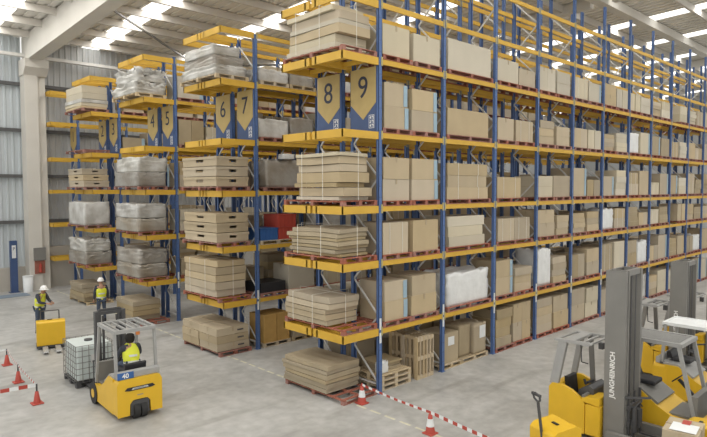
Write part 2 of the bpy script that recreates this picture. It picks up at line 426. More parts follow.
GAP = 0.36
r9y, r8y = 0.0, 1.46
PAIR = 2.56
rack('r', r9y, 11, 13.4, -1, 'long blue and yellow pallet rack in front, with the sign nine on its end', range(1, 8))
rack('r', r8y, 11, 13.4, 1, 'blue and yellow pallet rack back to back with the front one, with sign eight', range(1, 8))
Y7, Y5, Y3, Y1R = 6.1, 12.25, 18.35, 24.3
ZT7 = [0, 1.74, 3.61, 5.50, 7.25, 9.22, 10.92, 12.4]; ZT5 = [0, 1.74, 3.65, 5.53, 7.34, 9.32, 11.03, 12.5]; ZT3 = ZT5
XR = {'9': 0, '8': 0, '7': .18, '6': .18, '5': .32, '4': .32, '3': .41, '2': .41, '1': .45}
rack('r', x0=XR['7'], y0=Y7, nb=9, h=10.95, front=-1, label='blue and yellow pallet rack with the sign seven on its end', levels=range(1, 7), ztweak=ZT7)
rack('r', x0=XR['7'], y0=Y7 + 1.46, nb=9, h=10.95, front=1, label='blue and yellow pallet rack with the sign six on its end', levels=range(1, 7), ztweak=ZT7)
rack('r', x0=XR['5'], y0=Y5, nb=6, h=11.2, front=-1, label='blue and yellow pallet rack with the sign five on its end', levels=range(1, 7), ztweak=ZT5)
rack('r', x0=XR['5'], y0=Y5 + 1.46, nb=6, h=11.2, front=1, label='blue and yellow pallet rack with the sign four on its end', levels=range(1, 7), ztweak=ZT5)
rack('r', x0=XR['3'], y0=Y3, nb=4, h=11.3, front=-1, label='blue and yellow pallet rack with the sign three on its end', levels=range(1, 7), ztweak=ZT3)
rack('r', x0=XR['3'], y0=Y3 + 1.46, nb=4, h=11.3, front=1, label='blue and yellow pallet rack with the sign two on its end', levels=range(1, 7), ztweak=ZT3)
rack('r', x0=.45, y0=Y1R, nb=3, h=11.2, front=-1, label= 'short empty pallet rack against the corrugated wall, with the sign one', levels=range(1, 7), ztweak=ZT3, extlen=1.45)

NWD = {'1': 'one', '2': 'two', '3': 'three', '4': 'four', '5': 'five', '6': 'six', '7': 'seven', '8': 'eight', '9': 'nine'}
def sign(num, y, zt, zb, w=0.98):
    x = XR[num] - 0.075
    t = thing('aisle_sign', 'blue and ochre hanging sign with the number %s at its rack end' % NWD[num], 'sign', (x, y, zb), 0, 'numbered signs at the rack ends')
    h = zt - zb
    MB().box(-0.01, 0.01, 0, w, 0, h).build('board', SIGB, t, recalc=False)
    MB().prism([(0.0, h), (w, h), (w, h * 0.45), (w / 2, h * 0.2), (0.0, h * 0.45)], 0, -0.02, -0.0101).build('pennant', SIGY, t)
    textmesh('number', num, 0.84, LETB, t, (-0.023, w / 2, h * 0.69), (PI / 2, 0, -PI / 2), 0.003)
    mb = MB(); bxs = lambda a, b, c, e: mb.box(-.014, -.0101, a, b, c, e)   # framed block of three rows of blocky strokes
    ya, yb, za, zb = .07, .27, .1, .46
    bxs(ya, yb, za, za + .012); bxs(ya, yb, zb - .012, zb); bxs(ya, ya + .012, za + .012, zb - .012); bxs(yb - .012, yb, za + .012, zb - .012)
    for r in range(3):
        z = za + .03 + r * .108
        bxs(ya + .03, ya + .055, z, z + .085); bxs(ya + .055, ya + .09, z + .06, z + .085)
        bxs(ya + .115, ya + .14, z, z + .085); bxs(ya + .14, ya + .17, z if r % 2 else z + .03, (z if r % 2 else z + .03) + .022)
    mb.build('emblem', LETW, t, recalc=False)
    return t
for n_, yy, ZT in (('9', 0.08, H), ('8', 1.52, H), ('7', Y7 + 0.08, ZT7), ('6', Y7 + 1.52, ZT7), ('5', Y5 + 0.08, ZT5), ('4', Y5 + 1.52, ZT5), ('3', Y3 + 0.08, ZT3), ('2', Y3 + 1.52, ZT3), ('1', Y1R + 0.08, ZT3)):
    sign(n_, yy, ZT[5] - 0.13, ZT[4] + 0.1)

# ------------------------------------------------------------ loads
ORD = ['ground', 'first', 'second', 'third', 'fourth', 'fifth', 'sixth', 'seventh', 'eighth', 'ninth', 'tenth', 'eleventh', 'twelfth']
CW = {}
def pallet_boards(w, d):
    top = MB(); n = 7
    for k in range(n):
        a = -d / 2 + k * (d - 0.1) / (n - 1); top.box(-w / 2, w / 2, a, a + 0.1, 0.122, 0.144)
    for xx in (-w / 2, -0.05, w / 2 - 0.1): top.box(xx, xx + 0.1, -d / 2, d / 2, 0.1, 0.122)
    blk = MB()
    for xx in (-w / 2, -0.06, w / 2 - 0.12):
        for k in range(3):
            a = -d / 2 + k * (d - 0.12) / 2; blk.box(xx, xx + 0.12, a, a + 0.12, 0.022, 0.1)
    run = MB()
    run.box(-w / 2, w / 2, -d / 2, -d / 2 + 0.12, 0, 0.022)
    return top, blk, run
PM = {}
def pallet(w, d, mat, loc, label, group, detailed=False, rz=0):
    key = (w, d, mat.name)
    if key not in PM:
        top, blk, run = pallet_boards(w, d)
        one = MB()
        for q in (top, blk): one.add(q.v, q.f)
        for k in range(3): one.add([(v[0], v[1] + k * (d - 0.12) / 2, v[2]) for v in run.v], run.f)
        PM[key] = (top.mesh('deck_boards', mat), MB().box(-w / 2, -w / 2 + 0.12, -d / 2, -d / 2 + 0.12, 0.022, 0.1).mesh('block', mat), run.mesh('runner', mat), one.mesh('pallet', mat))
    a, b, c, one = PM[key]
    if detailed:
        t = thing('pallet', label, 'pallet', loc, rz, group)
        inst('deck_boards', a, t); [inst('block', b, t, (xx, k * (d - 0.12) / 2, 0)) for xx in (0, w / 2 - 0.06, w - 0.12) for k in range(3)]; [inst('runner', c, t, (0, k * (d - 0.12) / 2, 0)) for k in range(3)]
        return t
    return tag(inst('pallet', one, None, loc, rz), label, 'pallet', group)

CM = {}
def carton_mesh(w, d, h, mat, style):
    key = (round(w, 2), round(d, 2), round(h, 2), mat.name, style)
    if key not in CM:
        mb = MB(); mb.box(-w / 2, w / 2, -d / 2, d / 2, 0, h, 0, 0.002)
        tp = MB(); e = 0.004
        if style == 0:   # tape over the top and down the front
            tp.box(-0.03, 0.03, -d / 2 - e, d / 2 + e, h - 0.002, h + 0.012); tp.box(-0.03, 0.03, -d / 2 - 0.014, -d / 2 - 0.009, h - 0.14, h + 0.004); tp.box(-w / 2 - 0.014, -w / 2 - 0.009, -0.03, 0.03, h - 0.14, h)
        elif style == 1:
            tp.box(-w / 2, w / 2, -d / 2 - 0.014, -d / 2 - 0.009, h * .5 - 0.005, h * .5 + 0.005); tp.box(-w / 2 - 0.014, -w / 2 - 0.009, -d / 2, d / 2, h * .5 - .005, h * .5 + .005)
        elif style == 2: # straps
            for xx in (-w * .25,):
                tp.box(xx, xx + 0.018, -d / 2 - 0.014, -d / 2 - 0.009, 0, h + 0.01); tp.box(xx, xx + 0.018, -d / 2 - .012, d / 2, h + .009, h + .013)
        elif style == 3: # blue label
            tp.box(w / 2 - 0.17, w / 2 - 0.02, -d / 2 - 0.014, -d / 2 - 0.009, 0.02, h - 0.02); tp.box(w / 2 + 0.009, w / 2 + 0.014, -d / 2, -d / 2 + .1, 0.02, h - .02)
        CM[key] = (mb.mesh('carton', mat), tp.mesh('tape', [TAPE, TAPE, STRAP, BLAB][style]) if style < 4 else None)
    return CM[key]
TN = ['tape', 'seam', 'strap', 'blue_label']
CN = {CARD.name: 'tan', CARDL.name: 'pale', CARDD.name: 'brown', WRAP.name: 'shrink-wrapped', WRAPD.name: 'grey shrink-wrapped', WRAPW.name: 'white-wrapped', DARKP.name: 'black'}
def carton(w, d, h, mat, loc, label, group, style=0, rz=0.0, word='carton', cat='box'):
    me, tp = carton_mesh(w, d, h, mat, style)
    o = tag(inst(word, me, None, loc, rz), label, cat, group)
    if tp:
        if style == 2:   # two straps
            for xx in (-w * .25, w * .25): inst('strap', tp, o, (xx + w * .25, 0, 0))
        else: inst(TN[style], tp, o)
    return o

def lumpy(w, d, h, mat, loc, label, group, seed=0, amp=0.09, rz=0.0, word='wrapped_bundle', cat='wrapped bundle', top=None, belly=0.0):
    """shrink wrapped load: a rounded, creased block"""
    n = 12; mb = MB(); vs = []; idx = {}; fs = []
    def vert(p):
        k = (round(p[0], 4), round(p[1], 4), round(p[2], 4))
        if k not in idx:
            idx[k] = len(vs)
            q = Vector(p); ax = max(abs(q.x), abs(q.y), abs(q.z))
            sph = q.normalized(); e = q.lerp(sph, 0.10)
            # keep bottom flat
            nn = mnoise.noise(q * 2.1 + Vector((seed * 3.7, seed * 1.3, 0))) ; n2 = mnoise.noise(q * 5 + Vector((0, seed, 9)))
            fac = (q.z + 1) / 2
            x = e.x * w / 2 * (1 + nn * amp * 1.2 * fac + belly * math.sin(fac * PI)); yv = e.y * d / 2 * (1 + n2 * amp * fac + belly * math.sin(fac * PI))
            z = (e.z + 1) / 2 * h * (1 + (nn * 1.3 + n2 * .6) * amp * (1 if q.z > 0 else 0.3))
            if top: z = min(z, top) 
            if q.z < -0.99: z = 0
            vs.append((x, yv, max(0, z)))
        return idx[k]
    for ax in range(3):
        for s in (-1, 1):
            for i in range(n):
                for j in range(n):
                    c = []
                    for (a, b) in ((i, j), (i + 1, j), (i + 1, j + 1), (i, j + 1)):
                        p = [0, 0, 0]; p[ax] = s; p[(ax + 1) % 3] = -1 + 2 * a / n; p[(ax + 2) % 3] = -1 + 2 * b / n; c.append(vert(p))
                    fs.append(tuple(c if s > 0 else c[::-1]))
    mb.add(vs, fs, 0, True)
    me = mb.mesh(word, mat)
    o = tag(inst(word, me, None, loc, rz), label, cat, group); return o

def sheet_stack(cx, cy, z, w, d, hs, mat, where, group, jx=0.03, jy=0.04, strap=True, cat='cardboard bundle', word='flat_carton', lean=0.0, mats=None, bend=0.0):
    """pile of flat packed cartons, every layer its own object; returns top z"""
    n = len(hs); names = ['bottom'] + ['%s from bottom' % ORD[k] for k in range(2, n)] + ['topmost']
    z0 = z; ph = R.uniform(0, 6)
    for k, h in enumerate(hs):
        ox, oy = R.uniform(-jx, jx) + lean * k, R.uniform(-jy, jy)
        ww = w * R.uniform(0.9, 1.0); dd = d * R.uniform(0.92, 1.0)
        mb = MB(); nx = 4; ny = 6; g = 0.016
        grid = []
        for zz in (0, h - g):
            for j in range(ny + 1):
                for i in range(nx + 1):
                    u = i / nx - .5; v = j / ny - .5
                    b = bend * (1 + math.sin(u * 4 + ph) * .5 + math.cos(v * 5 + ph) * .5) * ((k + 1 if zz > 0 else k) / n)
                    grid.append((u * ww + R.uniform(-.004, .004), v * dd + R.uniform(-.004, .004), zz + b))
        N = (nx + 1) * (ny + 1)
        def id_(i, j, l): return l * N + j * (nx + 1) + i
        f = []
        for j in range(ny):
            for i in range(nx):
                f.append((id_(i, j, 1), id_(i + 1, j, 1), id_(i + 1, j + 1, 1), id_(i, j + 1, 1))); f.append((id_(i, j, 0), id_(i, j + 1, 0), id_(i + 1, j + 1, 0), id_(i + 1, j, 0)))
        for i in range(nx):
            f.append((id_(i, 0, 0), id_(i + 1, 0, 0), id_(i + 1, 0, 1), id_(i, 0, 1))); f.append((id_(i, ny, 0), id_(i, ny, 1), id_(i + 1, ny, 1), id_(i + 1, ny, 0)))
        for j in range(ny):
            f.append((id_(0, j, 0), id_(0, j, 1), id_(0, j + 1, 1), id_(0, j + 1, 0))); f.append((id_(nx, j, 0), id_(nx, j + 1, 0), id_(nx, j + 1, 1), id_(nx, j, 1)))
        mb.add(grid, f)
        mt = mats[k] if mats else mat
        nm = CN.get(mt.name, 'tan')
        lab = '%s flat carton, %s of the end stack, %s' % (nm, names[k], where)
        tag(inst(word, mb.mesh(word, mt), None, (cx + ox, cy + oy, z), R.uniform(-.03, .03)), lab, cat, group)
        z += h
    if strap:
        m = MB(); e = jx + .03
        ht = z - z0 + bend * 2 + 0.012
        for yy in (-d * .22, d * .25):
            m.box(-w / 2 - e - .008, -w / 2 - e, yy, yy + .013, 0, ht); m.box(w / 2 + e, w / 2 + e + .008, yy, yy + .013, 0, ht); m.box(-w / 2 - e, w / 2 + e, yy, yy + .018, ht, ht + .006)
        e = jy + .03; m.box(0, .013, -d / 2 - e - .008, -d / 2 - e, 0, ht); m.box(0, .013, d / 2 + e, d / 2 + e + .008, 0, ht); m.box(0, .013, -d / 2 - e, d / 2 + e, ht, ht + .006)
        tag(m.build('strapping_band', STRAP, None, (cx, cy, z0)), 'white straps tied round the end stack of cardboard, %s' % where, 'strap')
    return z

def crate_layers(cx, cy, z, w, d, n, h, where, group, mat=None):
    """layers of lidded cartons with dark hand holes"""
    names = ['lowest', 'middle', 'topmost'] if n == 3 else ['lower', 'upper']
    for k in range(n):
        mb = MB(); hh = h - 0.02
        # four walls with a slot, lid
        lid = 0.09
        mb.box(-w / 2, w / 2, -d / 2, d / 2, 0, hh * .42)
        for sx in (-1, 1):
            xa, xb = sorted((sx * w / 2, sx * (w / 2 - .04)))
            for ya, yb in ((-d / 2, -d * .3), (-d * .14, d * .14), (d * .3, d / 2)) if False else ((-d / 2, -d * .12), (d * .1, d / 2)):
                mb.box(xa, xb, ya, yb, hh * .42, hh - lid)
        for sy in (-1, 1):
            ya, yb = sorted((sy * d / 2, sy * (d / 2 - .04)))
            for xa, xb in ((-w / 2 + .04, -w * .1), (w * .12, w / 2 - .04)):
                mb.box(xa, xb, ya, yb, hh * .42, hh - lid)
        mb.box(-w / 2 - .02, w / 2 + .02, -d / 2 - .02, d / 2 + .02, hh - lid, hh)
        ld = '%s lidded carton with dark hand holes in the end pile, %s' % (names[k], where)
        o = tag(inst('lidded_carton', mb.mesh('lidded_carton', mat or CARD), None, (cx + R.uniform(-.03, .03), cy + R.uniform(-.03, .03), z), R.uniform(-.02, .02)), ld, 'box', group)
        z += h
    return z

PZ = 0.068            # top of a beam above its centre line
# --- ends of racks -------------------------------------------------
EW, ED = 1.26, 2.5
def endpal(yc, z, mat, where, det=True):
    pallet(EW, ED, mat, (-0.72, yc, z), 'wide red pallet under the end stack, %s' % where, 'wide pallets at the rack ends', det)
YC9 = 1.28
NWD = {'1': 'one', '2': 'two', '3': 'three', '4': 'four', '5': 'five', '6': 'six', '7': 'seven', '8': 'eight', '9': 'nine'}
def wz(name, sgn): return {'0': 'floor of rack %s', '1': 'first shelf of rack %s', '2': 'second shelf of rack %s', '3': 'third shelf of rack %s', '5': 'fifth shelf of rack %s'}[name] % NWD[sgn]
G9 = 'flat cartons at the end of rack nine'
endpal(YC9, 0, PRED, wz('0', '9')); sheet_stack(-0.76, 1.62, 0.15, 1.3, 1.95, [.12, .13, .1, .14, .1, .13], CARDD, wz('0', '9'), G9, .03, .05, False, bend=.02)
z = H[1] + .095; endpal(YC9, z, PRED, wz('1', '9')); sheet_stack(-0.78, 1.55, z + .15, 1.22, 1.8, [.13, .16, .12, .15, .17], CARD, wz('1', '9'), G9, .03, .05, True, bend=.03)
z = H[2] + .095; endpal(YC9, z, PRED, wz('2', '9')); sheet_stack(-0.76, 1.3, z + .15, 1.14, 2.1, [.08, .11, .09, .12, .08, .12, .12], CARDD, wz('2', '9'), G9, .05, .09, True, bend=.035)
z = H[3] + .095; endpal(YC9, z, PRED, wz('3', '9')); sheet_stack(-0.74, 1.18, z + .15, 1.1, 1.85, [.1, .24, .12, .28, .2, .2, .1], CARD, wz('3', '9'), G9, .07, .12, True, bend=.02, mats=[CARDL, CARD, CARDD, CARD, CARD, CARD, CARDL])
z = H[5] + .095; endpal(YC9, z, PRED, wz('5', '9')); sheet_stack(-0.76, 1.3, z + .15, 1.16, 2.1, [.14, .2, .24, .12, .22, .14], CARDL, wz('5', '9'), G9, .05, .08, True, bend=.02, mats=[CARDL, CARDL, CARD, CARDL, CARD, CARDL])

YC7 = Y7 + 1.28; G7 = 'cartons at the end of rack seven'
endpal(YC7, 0, PRED, wz('0', '7'))
lay = ['lowest', 'middle', 'topmost']
for k in range(3):
    for j, (yy, sd) in enumerate(((-.62, 'near'), (.6, 'far'))):
        o = carton(1.26, 1.17, .25, CARD, (-0.75 + R.uniform(-.02, .02), YC7 + .1 + yy, .15 + k * .262), '%s %s side flat carton with dark print, on the floor pallet at rack seven' % (lay[k], sd), G7, 0)
        if j == 0:
            m = MB()
            for q in range(5): m.box(.18 + q * .05, .215 + q * .05, -.601, -.594, .10, .15)
            pm = m.build('print', LETB, o, recalc=False); pm['label'] = 'black printed mark'
z = ZT7[1] + .095; endpal(YC7, z, PRED, wz('1', '7')); sheet_stack(-0.72, YC7 + .1, z + .15, 1.2, 2.25, [.24, .27, .24, .27, .22], CARD, wz('1', '7'), G7, .03, .04, True)
z = ZT7[2] + .095; endpal(YC7, z, PRED, wz('2', '7')); crate_layers(-0.7, YC7, z + .15, 1.24, 2.2, 3, .33, wz('2', '7'), G7)
z = ZT7[3] + .095; endpal(YC7, z, PRED, wz('3', '7')); crate_layers(-0.7, YC7, z + .15, 1.24, 2.25, 3, .34, wz('3', '7'), G7)
z = ZT7[5] + .095; pallet(EW, ED, PTAN, (-0.72, YC7, z), 'raw wooden pallet on the fifth shelf at the end of rack seven', 'wide pallets at the rack ends', True)
GW = 'shrink-wrapped bundles at the rack ends'
for k in range(3):
    lumpy(1.25 - .1 * k, 2.3 - .15 * k, .33, [WRAP, WRAPD, WRAP][k], (-0.72 + [0, .06, -.04][k], YC7 + [0, .1, .03][k], z + .15 + k * .34), '%s silvery wrapped flat bundle on the fifth shelf end of rack seven' % lay[k], GW, k + 3, .1, top=.335)

YC5 = Y5 + 1.28
endpal(YC5, 0, PRED, wz('0', '5')); sheet_stack(-0.85, YC5 + .2, .15, 1.2, 1.9, [.2, .22, .2, .2], CARDD, wz('0', '5'), 'flat cartons at the end of rack five', .03, .04, False)
z = ZT5[1] + .095; endpal(YC5, z, PRED, wz('1', '5'))
lumpy(1.3, 2.3, .55, WRAPD, (-.72, YC5, z + .15), 'lower slumped grey wrapped box on the first shelf end of rack five', GW, 11, .14, top=0.55)
lumpy(1.25, 2.2, .6, WRAPD, (-.70, YC5, z + 0.706), 'upper sagging grey wrapped box on the first shelf end of rack five', GW, 17, .16, rz=.05)
z = ZT5[2] + .095; endpal(YC5, z, PRED, wz('2', '5'))
lumpy(1.3, 2.35, .55, WRAPD, (-.72, YC5, z + .15), 'lower half-wrapped box on the second shelf end of rack five', GW, 5, .06, top=0.55)
lumpy(1.3, 2.3, .6, WRAP, (-.72, YC5, z + 0.706), 'upper half-wrapped box on the second shelf end of rack five', GW, 6, .09)
z = ZT5[3] + .095; endpal(YC5, z, PRED, wz('3', '5'))
lumpy(1.3, 2.3, .58, WRAPD, (-.72, YC5, z + .15), 'lower grey wrapped box on the third shelf end of rack five', GW, 8, .05, top=0.58)
lumpy(1.28, 2.3, .6, WRAP, (-.66, YC5, z + 0.736), 'upper pale wrapped box on the third shelf end of rack five', GW, 9, .12)
z = ZT5[5] + .095; pallet(EW, ED, PTAN, (-0.72, YC5, z), 'raw wooden pallet on the fifth shelf at the end of rack five', 'wide pallets at the rack ends', False)
lumpy(1.3, 2.4, .5, WRAP, (-.72, YC5, z + .15), 'lower silvery crumpled wrapped bundle on the fifth shelf end of rack five', GW, 21, .28, top=0.5)
lumpy(1.25, 2.2, .5, WRAP, (-.6, YC5, z + 0.656), 'upper silvery crumpled wrapped bundle on the fifth shelf end of rack five', GW, 24, .4)

YC3 = Y3 + 1.28
endpal(YC3, 0, PTAN, wz('0', '3'), False); sheet_stack(-0.85, YC3, .15, 1.2, 2.0, [.2, .2, .22, .2], CARDD, wz('0', '3'), 'flat cartons at the end of rack three', .08, .08, False, bend=.03)
z = ZT3[1] + .095; endpal(YC3, z, PRED, wz('1', '3'), False)
lumpy(1.3, 2.4, .6, WRAPD, (-.72, YC3, z + .15), 'lower grey wrapped bundle on the first shelf end of rack three', GW, 31, .12, top=0.6)
lumpy(1.25, 2.3, .6, WRAP, (-.72, YC3, z + 0.756), 'upper slumped wrapped bundle on the first shelf end of rack three', GW, 33, .2)
z = ZT3[2] + .095; endpal(YC3, z, PRED, wz('2', '3'), False)
lumpy(1.25, 2.3, 1.15, WRAP, (-.72, YC3, z + .15), 'tall pale wrapped cube on the second shelf end of rack three', GW, 35, .04)
z = ZT3[3] + .095; endpal(YC3, z, PRED, wz('3', '3'), False); crate_layers(-0.72, YC3, z + .15, 1.2, 2.0, 3, .3, wz('3', '3'), 'cartons at the end of rack three')
z = ZT3[5] + .095; endpal(YC3, z, PRED, wz('5', '3'), False)
sheet_stack(-0.72, YC3, z + .15, 1.3, 2.3, [.12, .16, .18, .3, .35], CARDL, wz('5', '3'), 'flat cartons at the end of rack three', .03, .03, False, mats=[CARD, CARDL, WRAP, CARDL, CARDL])
z = ZT3[4] + .095; pallet(EW, ED, PRED, (-0.72, YC3, z), 'empty wide red pallet on the fourth shelf of rack three', 'wide pallets at the rack ends')

# --- bays -----------------------------------------------------------
def floorlevel(k): return 0.0 if k == 0 else None
SIDE = ['left', 'right']
SKIP = set()
def bay_load(rk, ry, b, k, spec, HH=H, det=False):
    """spec: list of (slot centre in bay 0..1, width, depth, height, material, style, count high, kind)"""
    z = 0.0 if k == 0 else HH[k] + PZ
    x0 = b * BAY + XR[rk]
    rkn = NWD[rk]
    lv = 'floor level' if k == 0 else '%s shelf' % ORD[k]
    fit = []
    for (u, w, d, h, mat, st, cnt, kind, pm) in spec:
        pw = 1.22 if (w <= 1.45 or len(spec) > 1) else (1.8 if w < 1.85 else 2.4)
        if kind == 'lump': w = min(w, 2.3)
        fit.append([u * BAY, min(w, 1.34) if len(spec) > 1 else w, pw])
    for q, e in enumerate(fit):
        hw = max(e[1] + .03, e[2]) / 2; e[0] = min(max(e[0], .1 + hw), BAY - .1 - hw)
        if q:
            p = fit[q - 1]; e[0] = max(e[0], p[0] + max(p[1] + .03, p[2]) / 2 + hw + .01)
            if e[0] > BAY - .1 - hw: dxx = e[0] - (BAY - .1 - hw); e[0] -= dxx; p[0] -= min(dxx, p[0] - .1 - max(p[1] + .03, p[2]) / 2)
    for n_, (u, w, d, h, mat, st, cnt, kind, pm) in enumerate(spec):
        cx = x0 + fit[n_][0]; cy = ry + D / 2; w = fit[n_][1]; d = min(d, .98)
        sd = 'wide' if len(spec) == 1 else (['left', 'right'] if len(spec) == 2 else ['left', 'middle', 'right'])[n_]
        if ('%s-%d-%d-%d' % (rk, b, k, n_)) in SKIP: continue
        if pm is not None:
            pw = fit[n_][2]
            pallet(pw, 1.12, pm, (cx, cy, z), '%s %s pallet, %s, %s bay of rack %s' % (sd, 'red' if pm is PRED else 'raw wooden', lv, ORD[b + 1], rkn), 'pallets in the racks', det and b < 3)
            zz = z + .146
        else: zz = z
        if kind == 'box':
            for c in range(cnt):
                q = '' if cnt == 1 else ['lower ', 'upper ', 'top '][c] if cnt < 4 else ['bottom ', 'second ', 'third ', 'top '][c]
                carton(w * (1 if c == 0 else R.uniform(.94, 1)), d, h / cnt - .004, mat, (cx + R.uniform(-.01, .01), cy + R.uniform(-.02, .02), zz + c * h / cnt), '%s%s carton, %s, %s bay of rack %s, %s load' % (q, CN[mat.name], lv, ORD[b + 1], rkn, sd), 'cartons in the racks', st)
        elif kind == 'pair':   # two boxes side by side
            for c, s in enumerate((-1, 1)):
                for e in range(cnt):
                    carton(w / 2 - .015, d, h / cnt - .004, mat, (cx + s * w / 4, cy + R.uniform(-.02, .02), zz + e * h / cnt), '%s%s-hand %s carton, %s, %s bay of rack %s, %s load' % ('' if cnt == 1 else ['lower ', 'upper ', 'top '][e], ['left', 'right'][c], CN[mat.name], lv, ORD[b + 1], rkn, sd), 'cartons in the racks', st)
        elif kind == 'stack':
            hs = [h / cnt] * cnt
            for c in range(cnt):
                ww = w * R.uniform(.88, 1); 
                carton(ww, d, h / cnt - .006, mat, (cx + R.uniform(-.04, .04), cy + R.uniform(-.03, .03), zz + c * h / cnt), '%s flat %s carton, %s, %s bay of rack %s, %s stack' % (['bottom', 'second', 'third', 'fourth', 'fifth', 'sixth'][c], CN[mat.name], lv, ORD[b + 1], rkn, sd), 'flat cartons in the racks', 4)
        elif kind == 'lump':
            lumpy(w, d, h, mat, (cx, cy, zz), '%s lumpy load, %s, %s bay of rack %s, %s side' % (CN[mat.name], lv, ORD[b + 1], rkn, sd), 'wrapped loads in the racks', b * 7 + k, .1)
B_ = 'box'
L_, R_ = .265, .735
def bx(u, w, h, mat=CARD, st=0, cnt=1, kind='box', pm=PRED, d=1.0): return (u, w, d, h, mat, st, cnt, kind, pm)
SP = {
 (0, 1): [bx(.20, .95, 1.1, CARD, 3, 2), bx(.68, 1.15, 1.15, CARD, 0, 2, 'box')],
 (0, 2): [bx(.22, 1.05, .88, CARD, 2), bx(.71, 1.15, .9, CARD, 0)],
 (0, 3): [bx(.22, 1.1, 1.2, CARD, 0, 2), bx(.70, 1.2, 1.2, CARD, 3, 2)],
 (0, 4): [bx(.22, 1.0, 1.25, CARD, 3, 2), bx(.69, 1.15, 1.2, CARD, 3, 2)],
 (0, 5): [bx(.24, 1.1, .85, CARDL), bx(.73, 1.2, .8, CARDL)],
 (1, 1): [bx(.5, 2.45, 1.0, WRAPW, 0, 1, 'lump')],
 (1, 2): [bx(.45, 2.1, .95, CARDL, 0, 3, 'stack')],
 (1, 3): [bx(.47, 2.2, 1.12, CARD, 2, 3)],
 (1, 4): [bx(.48, 2.2, .82, CARD, 4)],
 (1, 5): [bx(.5, 2.3, .95, CARDL, 4)],
 (2, 0): [bx(.2, 1.0, 1.3, CARDD, 4, 4, 'stack'), bx(.66, 1.2, 1.35, CARD, 0, 2, 'pair')],
 (2, 1): [bx(.22, 1.05, 1.2, CARD, 3, 2), bx(.70, 1.2, .85, CARD, 4, 3, 'stack')],
 (2, 2): [bx(.42, 2.1, .78, CARD, 2, 1, 'pair')],
 (2, 3): [bx(.3, 1.5, .72, CARD, 2, 1, 'box'), ],
 (2, 4): [bx(.2, 1.0, .75, CARD), bx(.66, 1.15, .75, CARD, 2)],
 (2, 5): [bx(.28, 1.3, .75, CARDL), bx(.76, 1.1, .6, CARD)],
 (3, 0): [bx(.25, 1.2, 1.3, CARD, 4, 4, 'stack'), bx(.74, 1.2, 1.25, CARD, 0, 2)],
 (3, 1): [bx(.2, 1.0, 1.4, WRAPW, 0, 1, 'lump'), bx(.66, 1.1, 1.0, CARD, 4, 4, 'stack')],
 (3, 2): [bx(.3, 1.3, 1.0, CARD, 0, 2), bx(.76, 1.0, .75, CARD, 4, 3, 'stack')],
 (3, 3): [bx(.2, 1.1, .8, CARDL, 1), bx(.66, 1.5, .82, CARD, 1, 1)],
}
def rnd_spec(k, deep=False):
    out = []
    for u in (L_, R_):
        if R.random() < (0.45 if deep else 0.04): continue
        t = R.random(); m = R.choice([CARD, CARD, CARDL, CARD, CARDD] if k < 5 else [CARDL, CARDL, CARD])
        hmax = [1.35, 1.35, .95, 1.2, 1.1, .95][k]
        if t < .35: out.append(bx(u, R.choice([1.15, 1.2, 1.05]), R.uniform(.7, hmax), m, R.choice([0, 1, 2, 3]), 1))
        elif t < .6: out.append(bx(u, 1.18, R.uniform(.8, hmax), m, R.choice([0, 1, 2]), 2))
        elif t < .78: out.append(bx(u, 1.2, R.uniform(.6, hmax), m, R.choice([0, 4]), 1, 'pair'))
        elif t < .93: out.append(bx(u, 1.15, R.uniform(.7, hmax), m, 4, R.choice([3, 4]), 'stack'))
        else: out.append(bx(u, 1.15, R.uniform(.7, hmax), R.choice([WRAP, WRAPW]), 0, 1, 'lump'))
    return out
for b in range(0, 11):
    for k in range(0, 6):
        if (b, k) in SP: sp = SP[(b, k)]
        elif k == 0 and b < 2: continue
        else: sp = rnd_spec(k)
        if k == 0 and b > 3: sp = [(u, w, d, max(h, 1.0), m, s, c, kk, pm) for (u, w, d, h, m, s, c, kk, pm) in sp]
        bay_load('9', r9y, b, k, sp, H, det=True)
for b in range(0, 11):
    for k in range(0 if b > 1 else 1, 6):
        sp = rnd_spec(k, True)
        bay_load('8', r8y, b, k, [(u, w, d, h * .85, m, 4, 1 if kk != 'stack' else c, kk, pm) for (u, w, d, h, m, s, c, kk, pm) in sp], H)
# rack 7: near bays individually, others random
SP7 = {
 0: {2: [], 3: [], 4: [bx(.3, 1.4, .65, WRAP, 0, 1, 'lump'), bx(.78, 1.1, .8, WRAPD, 0, 1, 'lump')], 5: [bx(.3, 1.3, .45, WRAP, 0, 1, 'lump', PTAN), bx(.77, 1.1, .5, WRAPD, 0, 1, 'lump', PTAN)], 1: [bx(.25, 1.1, .35, DARKP, 4), bx(.72, 1.2, .9, CARDL, 0)]},
}
for b in range(0, 7):
    for k in range(1, 6):
        sp = SP7[b][k] if b in SP7 and k in SP7[b] else rnd_spec(k)
        bay_load('7', Y7, b, k, sp, ZT7)
for b in range(0, 3):
    for k in range(1, 6): bay_load('6', Y7 + 1.46, b, k, rnd_spec(k), ZT7)
for b in range(0, 3):
    for k in range(1, 6): bay_load('5', Y5, b, k, rnd_spec(k), ZT5)
for b in range(0, 2):
    for k in range(1, 6): bay_load('3', Y3, b, k, rnd_spec(k), ZT3)

